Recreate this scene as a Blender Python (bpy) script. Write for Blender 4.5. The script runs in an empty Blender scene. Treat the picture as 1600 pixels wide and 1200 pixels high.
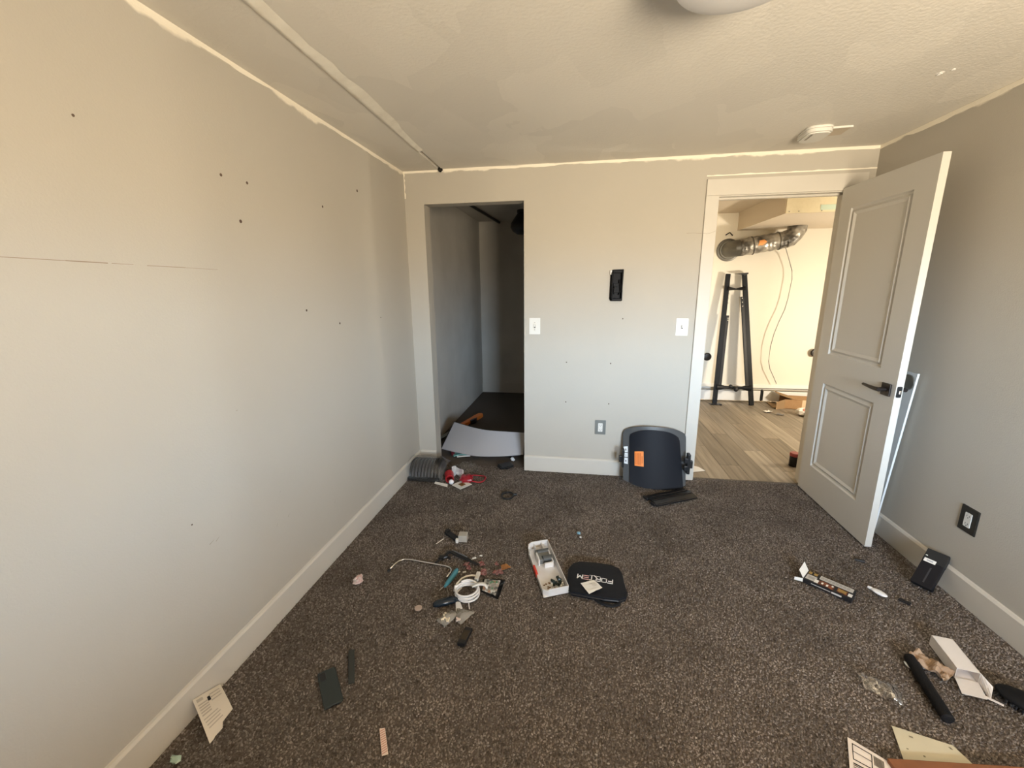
import bpy, bmesh, math, random
import numpy as np
from mathutils import Matrix, Vector, noise
random.seed(7)
RNG = np.random.default_rng(7)
SC = bpy.context.scene
COL = SC.collection
PI = math.pi

# ------------------------------------------------------------------ camera
cam = bpy.data.cameras.new('camera')
cam.sensor_width = 36.0
cam.lens = 658.4 / 1600 * 36.0
cam.clip_start = 0.02
co = bpy.data.objects.new('camera', cam)
COL.objects.link(co)
R1, U1, F1 = (.98741, .15792, -.00877), (-.02685, .22205, .97467), (-.15587, .96216, -.22350)
co.matrix_world = Matrix(((R1[0], U1[0], -F1[0], 0), (R1[1], U1[1], -F1[1], 0), (R1[2], U1[2], -F1[2], 1.4565), (0, 0, 0, 1)))
SC.camera = co

# ------------------------------------------------------------------ light and exposure
SKY_COL, SKY_E = (.65, .82, 1.0), 102.0        # open sky seen through the window behind the camera
GND_COL, GND_E = (1.0, .84, .62), 64.0        # sunlit earth and buildings below the horizon
EXPO = 0.14
SC.view_settings.view_transform = 'Standard'
SC.view_settings.look = 'None'
SC.view_settings.exposure = EXPO
SC.view_settings.gamma = 1.0
SC.view_settings.use_curve_mapping = False
SC.cycles.use_denoising = True
SC.cycles.max_bounces = 12
SC.cycles.diffuse_bounces = 7
SC.cycles.sample_clamp_indirect = 8.0
SC.cycles.caustics_reflective = False
SC.cycles.caustics_refractive = False
W = bpy.data.worlds.new('outdoors')
SC.world = W
W.use_nodes = True
nt = W.node_tree
nt.nodes.clear()
wo = nt.nodes.new('ShaderNodeOutputWorld')
bg = nt.nodes.new('ShaderNodeBackground')
tc = nt.nodes.new('ShaderNodeTexCoord')
sx = nt.nodes.new('ShaderNodeSeparateXYZ')
mr = nt.nodes.new('ShaderNodeMapRange')
mr.interpolation_type = 'SMOOTHSTEP'
mr.inputs[1].default_value = -.06
mr.inputs[2].default_value = .06
mx = nt.nodes.new('ShaderNodeMix')
mx.data_type = 'RGBA'
mx.inputs[6].default_value = tuple(c * GND_E for c in GND_COL) + (1,)
mx.inputs[7].default_value = tuple(c * SKY_E for c in SKY_COL) + (1,)
nt.links.new(tc.outputs['Generated'], sx.inputs[0])
nt.links.new(sx.outputs[2], mr.inputs[0])
nt.links.new(mr.outputs[0], mx.inputs[0])
nt.links.new(mx.outputs[2], bg.inputs[0])
nt.links.new(bg.outputs[0], wo.inputs[0])
SKY_BLOCK_REACH = 3.3  # how far the added sky-blocking roof reaches out from the rear wall
WX0, WX1, WZ0, WZ1, WY = .60, 1.70, .75, 1.80, -.90    # the bedroom window, in the wall behind the camera


def area_light(name, loc, aim, sx_, sy_, energy, col, portal=False):
    l = bpy.data.lights.new(name, 'AREA')
    l.shape = 'RECTANGLE'
    l.size, l.size_y = sx_, sy_
    l.energy = energy
    l.color = col
    if portal:
        l.cycles.is_portal = True
    o = bpy.data.objects.new(name, l)
    COL.objects.link(o)
    o.location = loc
    o.rotation_euler = (Vector(aim) - Vector(loc)).to_track_quat('-Z', 'Y').to_euler()
    return o


area_light('window_portal', ((WX0 + WX1) / 2, WY - .14, (WZ0 + WZ1) / 2), ((WX0 + WX1) / 2, 3, (WZ0 + WZ1) / 2), WX1 - WX0, WZ1 - WZ0, 0, (1, 1, 1), True)
area_light('hall_work_lamp', (3.3, 3.75, .95), (2.0, 5.6, .95), .22, .22, 47, (1.0, .87, .69))
area_light('hall_ceiling_lamp', (2.9, 4.2, 2.2), (2.3, 4.9, 0), .5, .5, 9, (1.0, .90, .70))


# ------------------------------------------------------------------ materials
MATS = {}


def mat(name, col, rough=.6, metal=0., spec=.5, var=None, bump=None, coat=0., trans=0., alpha=1., ior=1.45, sheen=0.):
    """var=(scale, second colour, contrast): noise-mixed colour; bump=(scale, strength, detail)"""
    if name in MATS:
        return MATS[name]
    m = bpy.data.materials.new(name)
    m.use_nodes = True
    t = m.node_tree
    b = t.nodes['Principled BSDF']
    b.inputs['Base Color'].default_value = tuple(col) + (1,)
    b.inputs['Roughness'].default_value = rough
    b.inputs['Metallic'].default_value = metal
    b.inputs['Specular IOR Level'].default_value = spec
    b.inputs['Coat Weight'].default_value = coat
    b.inputs['Transmission Weight'].default_value = trans
    b.inputs['Alpha'].default_value = alpha
    b.inputs['IOR'].default_value = ior
    if sheen:
        b.inputs['Sheen Weight'].default_value = sheen
    g = t.nodes.new('ShaderNodeNewGeometry')
    if var:
        n = t.nodes.new('ShaderNodeTexNoise')
        n.inputs['Scale'].default_value = var[0]
        n.inputs['Detail'].default_value = 5
        t.links.new(g.outputs['Position'], n.inputs['Vector'])
        r = t.nodes.new('ShaderNodeMapRange')
        r.inputs[1].default_value = .5 - var[2]
        r.inputs[2].default_value = .5 + var[2]
        t.links.new(n.outputs[0], r.inputs[0])
        x = t.nodes.new('ShaderNodeMix')
        x.data_type = 'RGBA'
        x.inputs[6].default_value = tuple(col) + (1,)
        x.inputs[7].default_value = tuple(var[1]) + (1,)
        t.links.new(r.outputs[0], x.inputs[0])
        t.links.new(x.outputs[2], b.inputs['Base Color'])
    if bump:
        n = t.nodes.new('ShaderNodeTexNoise')
        n.inputs['Scale'].default_value = bump[0]
        n.inputs['Detail'].default_value = bump[2] if len(bump) > 2 else 3
        t.links.new(g.outputs['Position'], n.inputs['Vector'])
        u = t.nodes.new('ShaderNodeBump')
        u.inputs['Strength'].default_value = bump[1]
        u.inputs['Distance'].default_value = .004
        t.links.new(n.outputs[0], u.inputs['Height'])
        t.links.new(u.outputs[0], b.inputs['Normal'])
    MATS[name] = m
    return m


def paint_mat(name, col, fresh, edge, rough=.75, bumps=(160, .12), axis=2, flat=None):
    """wall paint with an irregular, newer-painted band where coordinate 'axis' passes 'edge'"""
    m = mat(name, col, rough, spec=.3, var=(1.7, tuple(c * .95 for c in col), .3), bump=(bumps[0], bumps[1], 4))
    t = m.node_tree
    b = t.nodes['Principled BSDF']
    src = b.inputs['Base Color'].links[0].from_socket
    g = t.nodes.new('ShaderNodeNewGeometry')
    s = t.nodes.new('ShaderNodeSeparateXYZ')
    t.links.new(g.outputs['Position'], s.inputs[0])
    n = t.nodes.new('ShaderNodeTexNoise')
    n.inputs['Scale'].default_value = 5.5
    n.inputs['Detail'].default_value = 6
    t.links.new(g.outputs['Position'], n.inputs['Vector'])
    a = t.nodes.new('ShaderNodeMath')
    a.operation = 'MULTIPLY_ADD'
    a.inputs[1].default_value = .10
    t.links.new(n.outputs[0], a.inputs[0])
    t.links.new(s.outputs[axis], a.inputs[2])
    r = t.nodes.new('ShaderNodeMapRange')
    r.inputs[1].default_value = edge + .05 - .006
    r.inputs[2].default_value = edge + .05 + .006
    t.links.new(a.outputs[0], r.inputs[0])
    x = t.nodes.new('ShaderNodeMix')
    x.data_type = 'RGBA'
    x.inputs[7].default_value = tuple(fresh) + (1,)
    t.links.new(r.outputs[0], x.inputs[0])
    t.links.new(src, x.inputs[6])
    t.links.new(x.outputs[2], b.inputs['Base Color'])
    return m


WALLC = (.47, .44, .385)
M_wall = paint_mat('wall paint', WALLC, (.84, .79, .68), 2.272)
M_closet = mat('closet paint', (.56, .535, .49), .8, spec=.2, var=(3, (.46, .44, .40), .3), bump=(120, .15, 4))
M_trim = mat('trim paint', (.60, .57, .51), .45, spec=.4, var=(4, (.56, .53, .475), .3), bump=(60, .04, 3))
M_door = mat('door paint', (.55, .53, .485), .42, spec=.4, bump=(50, .03, 3))
M_hall = mat('hall wall paint', (.80, .755, .65), .7, spec=.2, bump=(120, .08, 3))
M_soffit = mat('soffit paint', (.62, .54, .43), .75, spec=.2, bump=(120, .08, 3))
M_board = mat('bare drywall', (.80, .72, .52), .8, spec=.2, var=(40, (.76, .68, .48), .2))
M_green = mat('green board', (.60, .72, .60), .8, spec=.2)
M_black = mat('black plastic', (.012, .012, .013), .4)
M_gloss = mat('glossy black plastic', (.008, .008, .009), .12)
M_blackmetal = mat('black coated metal', (.008, .009, .011), .42, spec=.25)
M_bronze = mat('dark bronze', (.018, .013, .011), .38, metal=.3)
M_white = mat('white plastic', (.70, .69, .645), .38)
M_paper = mat('white paper', (.78, .76, .71), .8, spec=.2, bump=(90, .2, 3))
M_ink = mat('grey ink', (.22, .21, .20), .8, spec=.1)
M_darkink = mat('black ink', (.02, .02, .022), .7, spec=.2)
M_chrome = mat('bright steel', (.75, .73, .70), .22, metal=1.)
M_nickel = mat('brushed nickel', (.42, .41, .38), .38, metal=1.)
M_orange = mat('orange label', (.85, .25, .04), .5)
M_red = mat('red plastic', (.42, .015, .02), .35)
M_brown = mat('brown cardboard', (.40, .25, .13), .8, spec=.1, var=(25, (.34, .20, .10), .3))

# carpet: colour per tuft, broad soiling
M_carpet = bpy.data.materials.new('carpet')
M_carpet.use_nodes = True
t = M_carpet.node_tree
b = t.nodes['Principled BSDF']
b.inputs['Roughness'].default_value = .95
b.inputs['Specular IOR Level'].default_value = .1
g = t.nodes.new('ShaderNodeNewGeometry')
rp = t.nodes.new('ShaderNodeValToRGB')
cr = rp.color_ramp
cr.elements[0].position = 0
cr.elements[0].color = (.085, .070, .060, 1)
cr.elements[1].position = 1
cr.elements[1].color = (.33, .30, .275, 1)
for p, c in ((.3, (.150, .128, .113)), (.7, (.215, .188, .169)), (.92, (.265, .236, .214))):
    e = cr.elements.new(p)
    e.color = c + (1,)
t.links.new(g.outputs['Random Per Island'], rp.inputs[0])
n1 = t.nodes.new('ShaderNodeTexNoise')
n1.inputs['Scale'].default_value = 3.2
n1.inputs['Detail'].default_value = 6
n1.inputs['Roughness'].default_value = .65
t.links.new(g.outputs['Position'], n1.inputs['Vector'])
mr1 = t.nodes.new('ShaderNodeMapRange')
mr1.inputs[1].default_value = .3
mr1.inputs[2].default_value = .7
mr1.inputs[3].default_value = .66
mr1.inputs[4].default_value = 1.28
t.links.new(n1.outputs[0], mr1.inputs[0])
mm = t.nodes.new('ShaderNodeMix')
mm.data_type = 'RGBA'
mm.blend_type = 'MULTIPLY'
mm.inputs[0].default_value = 1
t.links.new(rp.outputs[0], mm.inputs[6])
t.links.new(mr1.outputs[0], mm.inputs[7])
t.links.new(mm.outputs[2], b.inputs['Base Color'])

M_base = mat('carpet backing', (.075, .062, .052), .95, spec=.1, var=(260, (.17, .145, .125), .22), bump=(300, .8, 3))


def glassy(name, col, rough, alpha):
    return mat(name, col, rough, alpha=alpha, spec=.8)


def film_mat(name, base, edge, rough):
    m = bpy.data.materials.new(name)
    m.use_nodes = True
    t_ = m.node_tree
    t_.nodes.remove(t_.nodes['Principled BSDF'])
    tr_ = t_.nodes.new('ShaderNodeBsdfTransparent')
    gl = t_.nodes.new('ShaderNodeBsdfGlossy')
    gl.inputs['Roughness'].default_value = rough
    lw_ = t_.nodes.new('ShaderNodeLayerWeight')
    lw_.inputs['Blend'].default_value = .35
    ma = t_.nodes.new('ShaderNodeMath')
    ma.operation = 'MULTIPLY_ADD'
    ma.inputs[1].default_value = edge
    ma.inputs[2].default_value = base
    ms = t_.nodes.new('ShaderNodeMixShader')
    t_.links.new(lw_.outputs['Facing'], ma.inputs[0])
    t_.links.new(ma.outputs[0], ms.inputs[0])
    t_.links.new(tr_.outputs[0], ms.inputs[1])
    t_.links.new(gl.outputs[0], ms.inputs[2])
    t_.links.new(ms.outputs[0], t_.nodes['Material Output'].inputs[0])
    MATS[name] = m
    return m


M_film = film_mat('clear plastic film', .05, .22, .10)
M_sleeve = film_mat('clear sleeve film', .13, .40, .07)
M_smoke = glassy('smoky clear plastic', (.10, .105, .11), .15, .75)


# ------------------------------------------------------------------ geometry helpers
class MB:
    """collects simple shapes; becomes ONE mesh object"""

    def __init__(s):
        s.v, s.f = [], []

    def add(s, vs, fs, m=None):
        k = len(s.v)
        s.v += [tuple(m @ Vector(p)) if m is not None else tuple(p) for p in vs]
        s.f += [tuple(i + k for i in q) for q in fs]
        return s

    def box(s, x0, x1, y0, y1, z0, z1, m=None):
        vs = [(x, y, z) for z in (z0, z1) for y in (y0, y1) for x in (x0, x1)]
        return s.add(vs, [(0, 2, 3, 1), (4, 5, 7, 6), (0, 1, 5, 4), (2, 6, 7, 3), (0, 4, 6, 2), (1, 3, 7, 5)], m)

    def prism(s, poly, z0, z1, m=None):
        n = len(poly)
        vs = [(p[0], p[1], z0) for p in poly] + [(p[0], p[1], z1) for p in poly]
        fs = [tuple(range(n - 1, -1, -1)), tuple(range(n, 2 * n))] + [(i, (i + 1) % n, n + (i + 1) % n, n + i) for i in range(n)]
        return s.add(vs, fs, m)

    def tube(s, path, r, n=8, m=None, cap=True, flat=1.0):
        path = [Vector(p) for p in path]
        rs = r if isinstance(r, (list, tuple)) else [r] * len(path)
        vs, fs = [], []
        up = Vector((0, 0, 1))
        for i, p in enumerate(path):
            d = (path[min(i + 1, len(path) - 1)] - path[max(i - 1, 0)]).normalized()
            a = d.cross(up)
            if a.length < 1e-4:
                a = Vector((1, 0, 0))
            a.normalize()
            c = a.cross(d)
            for k in range(n):
                w = 2 * PI * k / n
                vs.append(tuple(p + a * (math.cos(w) * rs[i]) + c * (math.sin(w) * rs[i] * flat)))
        for i in range(len(path) - 1):
            for k in range(n):
                fs.append((i * n + k, i * n + (k + 1) % n, (i + 1) * n + (k + 1) % n, (i + 1) * n + k))
        if cap:
            fs.append(tuple(range(n - 1, -1, -1)))
            q = (len(path) - 1) * n
            fs.append(tuple(range(q, q + n)))
        return s.add(vs, fs, m)

    def lathe(s, prof, n=24, m=None):
        vs, fs = [], []
        for r, z in prof:
            for k in range(n):
                w = 2 * PI * k / n
                vs.append((r * math.cos(w), r * math.sin(w), z))
        for i in range(len(prof) - 1):
            for k in range(n):
                fs.append((i * n + k, i * n + (k + 1) % n, (i + 1) * n + (k + 1) % n, (i + 1) * n + k))
        fs.append(tuple(range(n - 1, -1, -1)))
        q = (len(prof) - 1) * n
        fs.append(tuple(range(q, q + n)))
        return s.add(vs, fs, m)

    def ball(s, c, rx, ry=None, rz=None, nu=12, nv=8, m=None, jit=0.):
        ry = rx if ry is None else ry
        rz = rx if rz is None else rz
        vs, fs = [(c[0], c[1], c[2] - rz)], []
        for j in range(1, nv):
            a = -PI / 2 + PI * j / nv
            for k in range(nu):
                w = 2 * PI * k / nu
                q = 1 + (random.uniform(-jit, jit) if jit else 0)
                vs.append((c[0] + rx * q * math.cos(a) * math.cos(w), c[1] + ry * q * math.cos(a) * math.sin(w), c[2] + rz * q * math.sin(a)))
        vs.append((c[0], c[1], c[2] + rz))
        L = len(vs) - 1
        for k in range(nu):
            fs.append((0, 1 + (k + 1) % nu, 1 + k))
            fs.append((L, 1 + (nv - 2) * nu + k, 1 + (nv - 2) * nu + (k + 1) % nu))
        for j in range(nv - 2):
            for k in range(nu):
                fs.append((1 + j * nu + k, 1 + j * nu + (k + 1) % nu, 1 + (j + 1) * nu + (k + 1) % nu, 1 + (j + 1) * nu + k))
        return s.add(vs, fs, m)

    def sheet(s, fn, nu, nv, th, m=None):
        """closed thin sheet; fn(u, v) -> point of the upper face; thickness th downward along the local normal"""
        P = [[Vector(fn(i / nu, j / nv)) for i in range(nu + 1)] for j in range(nv + 1)]
        vs = []
        low = []
        tot = Vector((0, 0, 0))
        for j in range(nv):
            for i in range(nu):
                tot += (P[j][i + 1] - P[j][i]).cross(P[j + 1][i] - P[j][i])
        tot.normalize() if tot.length > 1e-12 else None
        if tot.z < -.05:
            P = [row_[::-1] for row_ in P]
        for j in range(nv + 1):
            for i in range(nu + 1):
                du = P[j][min(i + 1, nu)] - P[j][max(i - 1, 0)]
                dv = P[min(j + 1, nv)][i] - P[max(j - 1, 0)][i]
                nn = du.cross(dv)
                nn = nn.normalized() if nn.length > 1e-12 else Vector((0, 0, 1))
                vs.append(tuple(P[j][i]))
                low.append(tuple(P[j][i] - nn * th))
        N = len(vs)
        w = nu + 1
        fs = []
        for j in range(nv):
            for i in range(nu):
                a, b_, c, d = j * w + i, j * w + i + 1, (j + 1) * w + i + 1, (j + 1) * w + i
                fs.append((a, b_, c, d))
                fs.append((N + d, N + c, N + b_, N + a))
        ring = [i for i in range(w)] + [j * w + nu for j in range(1, nv + 1)] + [nv * w + i for i in range(nu - 1, -1, -1)] + [j * w for j in range(nv - 1, 0, -1)]
        for k in range(len(ring)):
            a, b_ = ring[k], ring[(k + 1) % len(ring)]
            fs.append((b_, a, N + a, N + b_))
        return s.add(vs + low, fs, m)

    def mesh(s, name):
        me = bpy.data.meshes.new(name)
        me.from_pydata(s.v, [], s.f)
        me.update()
        return me


STUFF = {'white_bits', 'dark_lines', 'socket_slots', 'print_lines', 'print_bars', 'label_print', 'label_lines', 'faint_print', 'red_stripes', 'marks', 'gold_print', 'white_spots', 'photo_print', 'grey_label', 'side_print', 'screw_head', 'bolt_holes', 'slot_holes', 'small_print', 'lettering', 'lettering_middle_e', 'dark_bits', 'foil_scraps', 'hairline_crack', 'lid_mark', 'paint_chip', 'wire_end', 'side_lettering'}


def link(name, mb, m, parent=None, loc=(0, 0, 0), rot=(0, 0, 0), bevel=0., smooth=0, seg=2):
    me = mb.mesh(name) if isinstance(mb, MB) else mb
    if m is not None:
        me.materials.append(m)
    o = bpy.data.objects.new(name, me)
    COL.objects.link(o)
    o.location = loc
    o.rotation_euler = rot
    if parent is not None:
        o.parent = parent
    if bevel:
        bv = o.modifiers.new('bevel', 'BEVEL')
        bv.width = bevel
        bv.segments = seg
        bv.limit_method = 'ANGLE'
        bv.angle_limit = math.radians(40)
    if name in STUFF:
        o['kind'] = 'stuff'
    if smooth:
        for p in me.polygons:
            p.use_smooth = True
        if smooth == 2:
            me.set_sharp_from_angle(angle=math.radians(40))
    return o


def tag(o, label=None, cat=None, group=None, kind=None):
    if label:
        o['label'] = label
    if cat:
        o['category'] = cat
    if group:
        o['group'] = group
    if kind:
        o['kind'] = kind
    return o


def thing(name, label, cat, loc=(0, 0, 0), rz=0., group=None, rot=None, kind=None):
    o = bpy.data.objects.new(name, None)
    o.empty_display_size = .05
    COL.objects.link(o)
    o.location = loc
    o.rotation_euler = rot if rot else (0, 0, rz)
    return tag(o, label, cat, group, kind)


def one(name, label, cat, mb, m, loc=(0, 0, 0), rot=(0, 0, 0), group=None, **k):
    return tag(link(name, mb, m, None, loc, rot, **k), label, cat, group)


def struct(name, mb, m, label, cat='structure', parent=None, **k):
    return tag(link(name, mb, m, parent, **k), label, cat, None, 'structure')


def copy_tree(o, parent=None):
    c = o.copy()
    COL.objects.link(c)
    c.parent = parent
    for ch in list(o.children):
        copy_tree(ch, c)
    return c


def bil(A, B, C, D):
    """bilinear patch: A(u0v0) B(u1v0) C(u1v1) D(u0v1)"""
    A, B, C, D = map(Vector, (A, B, C, D))
    return lambda u, v: (A * (1 - u) + B * u) * (1 - v) + (D * (1 - u) + C * u) * v


def prints(fn, rects, lift=.0006):
    """flat ink rectangles laid on a patch fn"""
    mb = MB()
    for u0, v0, u1, v1 in rects:
        q = [fn(u0, v0), fn(u1, v0), fn(u1, v1), fn(u0, v1)]
        n = (q[1] - q[0]).cross(q[3] - q[0]).normalized()
        if n.z < -.02:
            n = -n
        mb.add([p + n * lift for p in q], [(0, 1, 2, 3)])
    return mb


def stroke(mb, pts, w, z, m=None, h=.0012):
    """flat lettering stroke of width w along a 2-D polyline"""
    for a, b_ in zip(pts[:-1], pts[1:]):
        a, b_ = Vector(a), Vector(b_)
        d = (b_ - a).normalized()
        nrm = Vector((-d.y, d.x)) * w / 2
        e = d * w / 2 * .9
        q = [a - e - nrm, b_ + e - nrm, b_ + e + nrm, a - e + nrm]
        mb.prism([tuple(p) for p in q], z, z + h, m)


def rrect(w, h, r, n=4, cx=0, cy=0):
    p = []
    for (sx_, sy_, a0) in ((1, 1, 0), (-1, 1, PI / 2), (-1, -1, PI), (1, -1, 3 * PI / 2)):
        for k in range(n + 1):
            a = a0 + PI / 2 * k / n
            p.append((cx + sx_ * (w / 2 - r) + r * math.cos(a), cy + sy_ * (h / 2 - r) + r * math.sin(a)))
    return p


# ------------------------------------------------------------------ the setting
XL, XR, D, ZC = -1.309, 1.80, 3.183, 2.291
WT = .118
YR = WY
# back wall with closet opening and doorway
CL0, CL1, CLT = -1.162, -.4185, 2.058
DO0, DO1, DOT = .868, 1.682, 2.050
mb = MB()
mb.box(XL, CL0, D, D + WT, 0, ZC)
mb.box(CL0, CL1, D, D + WT, CLT, ZC)
mb.box(CL1, DO0, D, D + WT, 0, ZC)
mb.box(DO0, DO1, D, D + WT, DOT, ZC)
mb.box(DO1, XR, D, D + WT, 0, ZC)
wall_back = struct('wall_back', mb, M_wall, 'cream back wall with closet opening on the left and doorway on the right', 'wall')
wall_left = struct('wall_left', MB().box(XL - .1, XL, YR, D + WT, 0, ZC), M_wall, 'long cream left wall with a hairline crack and nail holes', 'wall')
wall_right = struct('wall_right', MB().box(XR, XR + .1, YR, D + WT, 0, ZC), M_wall, 'cream right wall behind the open door', 'wall')
mb = MB()
mb.box(XL - .1, WX0, YR - .12, YR, 0, ZC)
mb.box(WX1, XR + .1, YR - .12, YR, 0, ZC)
mb.box(WX0, WX1, YR - .12, YR, 0, WZ0)
mb.box(WX0, WX1, YR - .12, YR, WZ1, ZC)
struct('wall_rear', mb, M_wall, 'cream rear wall with the bedroom window behind the camera', 'wall')
mb = MB()
for a in ((WX0, WX0 + .045), (WX1 - .045, WX1), ((WX0 + WX1) / 2 - .03, (WX0 + WX1) / 2 + .03)):
    mb.box(a[0], a[1], YR - .10, YR - .05, WZ0, WZ1)
mb.box(WX0, WX1, YR - .10, YR - .05, WZ0, WZ0 + .045)
mb.box(WX0, WX1, YR - .10, YR - .05, WZ1 - .045, WZ1)
mb.box(WX0 - .03, WX1 + .03, YR - .05, YR + .04, WZ0 - .025, WZ0)
struct('window_1', mb, M_trim, 'white sliding window frame in the rear wall behind the camera', 'window')

# unseen roof slab added outside the bedroom window to cut off the high sky
mb = MB()
mb.box(-6, 7, YR - .12 - SKY_BLOCK_REACH, YR - .12, 2.34, 2.44)
for px_ in (-2.6, 3.4):
    mb.box(px_, px_ + .12, YR - .12 - SKY_BLOCK_REACH, YR - SKY_BLOCK_REACH, -.3, 2.34)
struct('sky_block_roof', mb, mat('dark stained timber', (.16, .11, .07), .8), 'added dark timber roof blocking the high sky outside the window behind the camera', 'roof')

# ceiling in two boards, with a filled seam between them
SX = -1.026


def seam_x(y_):
    return SX + (3.247 - y_) * .0175

M_ceil = paint_mat('ceiling paint', (.71, .675, .61), (.86, .80, .68), 9.0, bumps=(75, .35))
t = M_ceil.node_tree
b = t.nodes['Principled BSDF']
src = b.inputs['Base Color'].links[0].from_socket
g = t.nodes.new('ShaderNodeNewGeometry')
mp = t.nodes.new('ShaderNodeMapping')
mp.inputs['Rotation'].default_value = (0, 0, .5)
mp.inputs['Scale'].default_value = (2.2, 1.3, 1)
vo = t.nodes.new('ShaderNodeTexVoronoi')
vo.inputs['Scale'].default_value = 1.6
vo.distance = 'CHEBYCHEV'
nz = t.nodes.new('ShaderNodeTexNoise')
nz.inputs['Scale'].default_value = 7
vm = t.nodes.new('ShaderNodeVectorMath')
vm.operation = 'MULTIPLY_ADD'
vm.inputs[1].default_value = (.12, .12, .12)
t.links.new(g.outputs['Position'], mp.inputs['Vector'])
t.links.new(mp.outputs[0], vm.inputs[2])
t.links.new(g.outputs['Position'], nz.inputs['Vector'])
t.links.new(nz.outputs[1], vm.inputs[0])
t.links.new(vm.outputs[0], vo.inputs['Vector'])
bw = t.nodes.new('ShaderNodeRGBToBW')
t.links.new(vo.outputs['Color'], bw.inputs[0])
rg = t.nodes.new('ShaderNodeMapRange')
rg.inputs[1].default_value = .2
rg.inputs[2].default_value = .8
rg.inputs[3].default_value = .955
rg.inputs[4].default_value = 1.04
t.links.new(bw.outputs[0], rg.inputs[0])
xm = t.nodes.new('ShaderNodeMix')
xm.data_type = 'RGBA'
xm.blend_type = 'MULTIPLY'
xm.inputs[0].default_value = 1
t.links.new(src, xm.inputs[6])
t.links.new(rg.outputs[0], xm.inputs[7])
t.links.new(xm.outputs[2], b.inputs['Base Color'])
mb = MB()
sa, sb = seam_x(YR - .12), seam_x(D + WT)
mb.prism([(sa + .011, YR - .12), (XR + .1, YR - .12), (XR + .1, D + WT), (sb + .011, D + WT)], ZC, ZC + .1)
mb.prism([(XL - .1, YR - .12), (sa - .011, YR - .12), (sb - .011, D + WT), (XL - .1, D + WT)], ZC - .004, ZC + .1)
mb.prism([(sa - .011, YR - .12), (sa + .011, YR - .12), (sb + .011, D + WT), (sb - .011, D + WT)], ZC + .018, ZC + .1)
ceiling = struct('ceiling', mb, M_ceil, 'patched cream drywall ceiling with a long seam near the left wall', 'ceiling')
# compound filling the seam except close to the back wall
mb = MB()
ys = np.linspace(YR, 2.75, 60)
prev = None
for y in ys:
    w = .026 + .022 * noise.noise((y * 3, 1.3, 0)) + .012 * noise.noise((y * 11, 4.3, 0))
    if y > 1.5:
        w += .02 * math.sin((y - 1.5) / 1.25 * PI)
    if y > 2.3:
        w *= max(.15, (2.75 - y) / .45)
    w = max(w, .014)
    x_s = seam_x(y)
    row = [(x_s - .014, y, ZC - .001), (x_s - .006, y, ZC - .011), (x_s + .3 * w, y, ZC - .009), (x_s + .013 + w, y, ZC - .0005)]
    k = len(mb.v)
    mb.v += row
    if prev is not None:
        for i in range(3):
            mb.f.append((prev + i, prev + i + 1, k + i + 1, k + i))
    prev = k
M_comp = mat('joint compound', (.80, .77, .69), .85, spec=.2, var=(14, (.70, .66, .58), .25), bump=(60, .4, 4))
link('seam_compound', mb, M_comp, ceiling, smooth=1)
# rough lighter paint along the top corners of left and right walls and of the back wall
M_fresh = mat('cut-in paint', (.86, .81, .70), .7, spec=.3, bump=(50, .3, 4))


def cutin(parent, fn, n, base, seed):
    mb_ = MB()
    for i in range(n):
        a, b2 = i / n, (i + 1) / n
        wa = base * (1 + .9 * noise.noise((a * 14, seed, 0)) + .5 * noise.noise((a * 47, seed, 2)))
        wb = base * (1 + .9 * noise.noise((b2 * 14, seed, 0)) + .5 * noise.noise((b2 * 47, seed, 2)))
        mb_.add([fn(a, 0), fn(b2, 0), fn(b2, max(wb, .006)), fn(a, max(wa, .006))], [(0, 1, 2, 3)])
    return link('paint_edge', mb_, M_fresh, parent)


cutin(wall_left, lambda a, w: (XL + .0015, YR + (D - YR) * a, ZC - .005 - w), 90, .017, 1.)
cutin(wall_back, lambda a, w: (XL + (XR - XL) * a, D - .0015, ZC - .004 - w), 90, .013, 3.)
cutin(wall_right, lambda a, w: (XR - .0015, YR + (D - YR) * a, ZC - .002 - w), 60, .022, 6.)
cutin(wall_back, lambda a, w: (XL + .002 + w * .6, D - .0016, ZC - .19 * a), 12, .014, 8.)
cutin(wall_back, lambda a, w: (.80 + 1.0 * a, D - .0016, 2.158 - .02 * 0 + w), 30, .008, 11.)

# floor
mb = MB()
mb.box(XL - .1, XR + .1, YR - .12, D + .03, -.1, 0)
mb.box(-1.40, CL1 + .45, D + .03, 5.8, -.1, 0)
floor = struct('floor', mb, M_base, 'dark taupe carpeted floor of bedroom and closet', 'floor')
# pile
S = .0078
gx, gy = np.meshgrid(np.arange(XL + .02, XR - .016, S), np.arange(.80, D + .03, S))
gx, gy = gx.ravel(), gy.ravel()
keep = ((gy < D - .02) | ((gx > CL0 + .01) & (gx < CL1 - .01)) | ((gx > DO0 + .02) & (gx < DO1 - .01)))
gx, gy = gx[keep], gy[keep]
N = len(gx)
gx = gx + RNG.uniform(-.5, .5, N) * S
gy = gy + RNG.uniform(-.5, .5, N) * S
hh = RNG.uniform(.0035, .0085, N)
rr = RNG.uniform(.0038, .0062, N)
an = RNG.uniform(0, 2 * PI, N)
tx, ty = RNG.normal(0, .0035, N), RNG.normal(0, .0035, N)
V = np.zeros((N, 4, 3), np.float32)
for k in range(3):
    V[:, k, 0] = gx + rr * np.cos(an + k * 2 * PI / 3)
    V[:, k, 1] = gy + rr * np.sin(an + k * 2 * PI / 3)
    V[:, k, 2] = -.0005
V[:, 3, 0], V[:, 3, 1], V[:, 3, 2] = gx + tx, gy + ty, hh
FI = (np.arange(N)[:, None, None] * 4 + np.array([[0, 1, 3], [1, 2, 3], [2, 0, 3]])[None]).reshape(-1).astype(np.int32)
me = bpy.data.meshes.new('carpet_pile')
me.vertices.add(N * 4)
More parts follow.
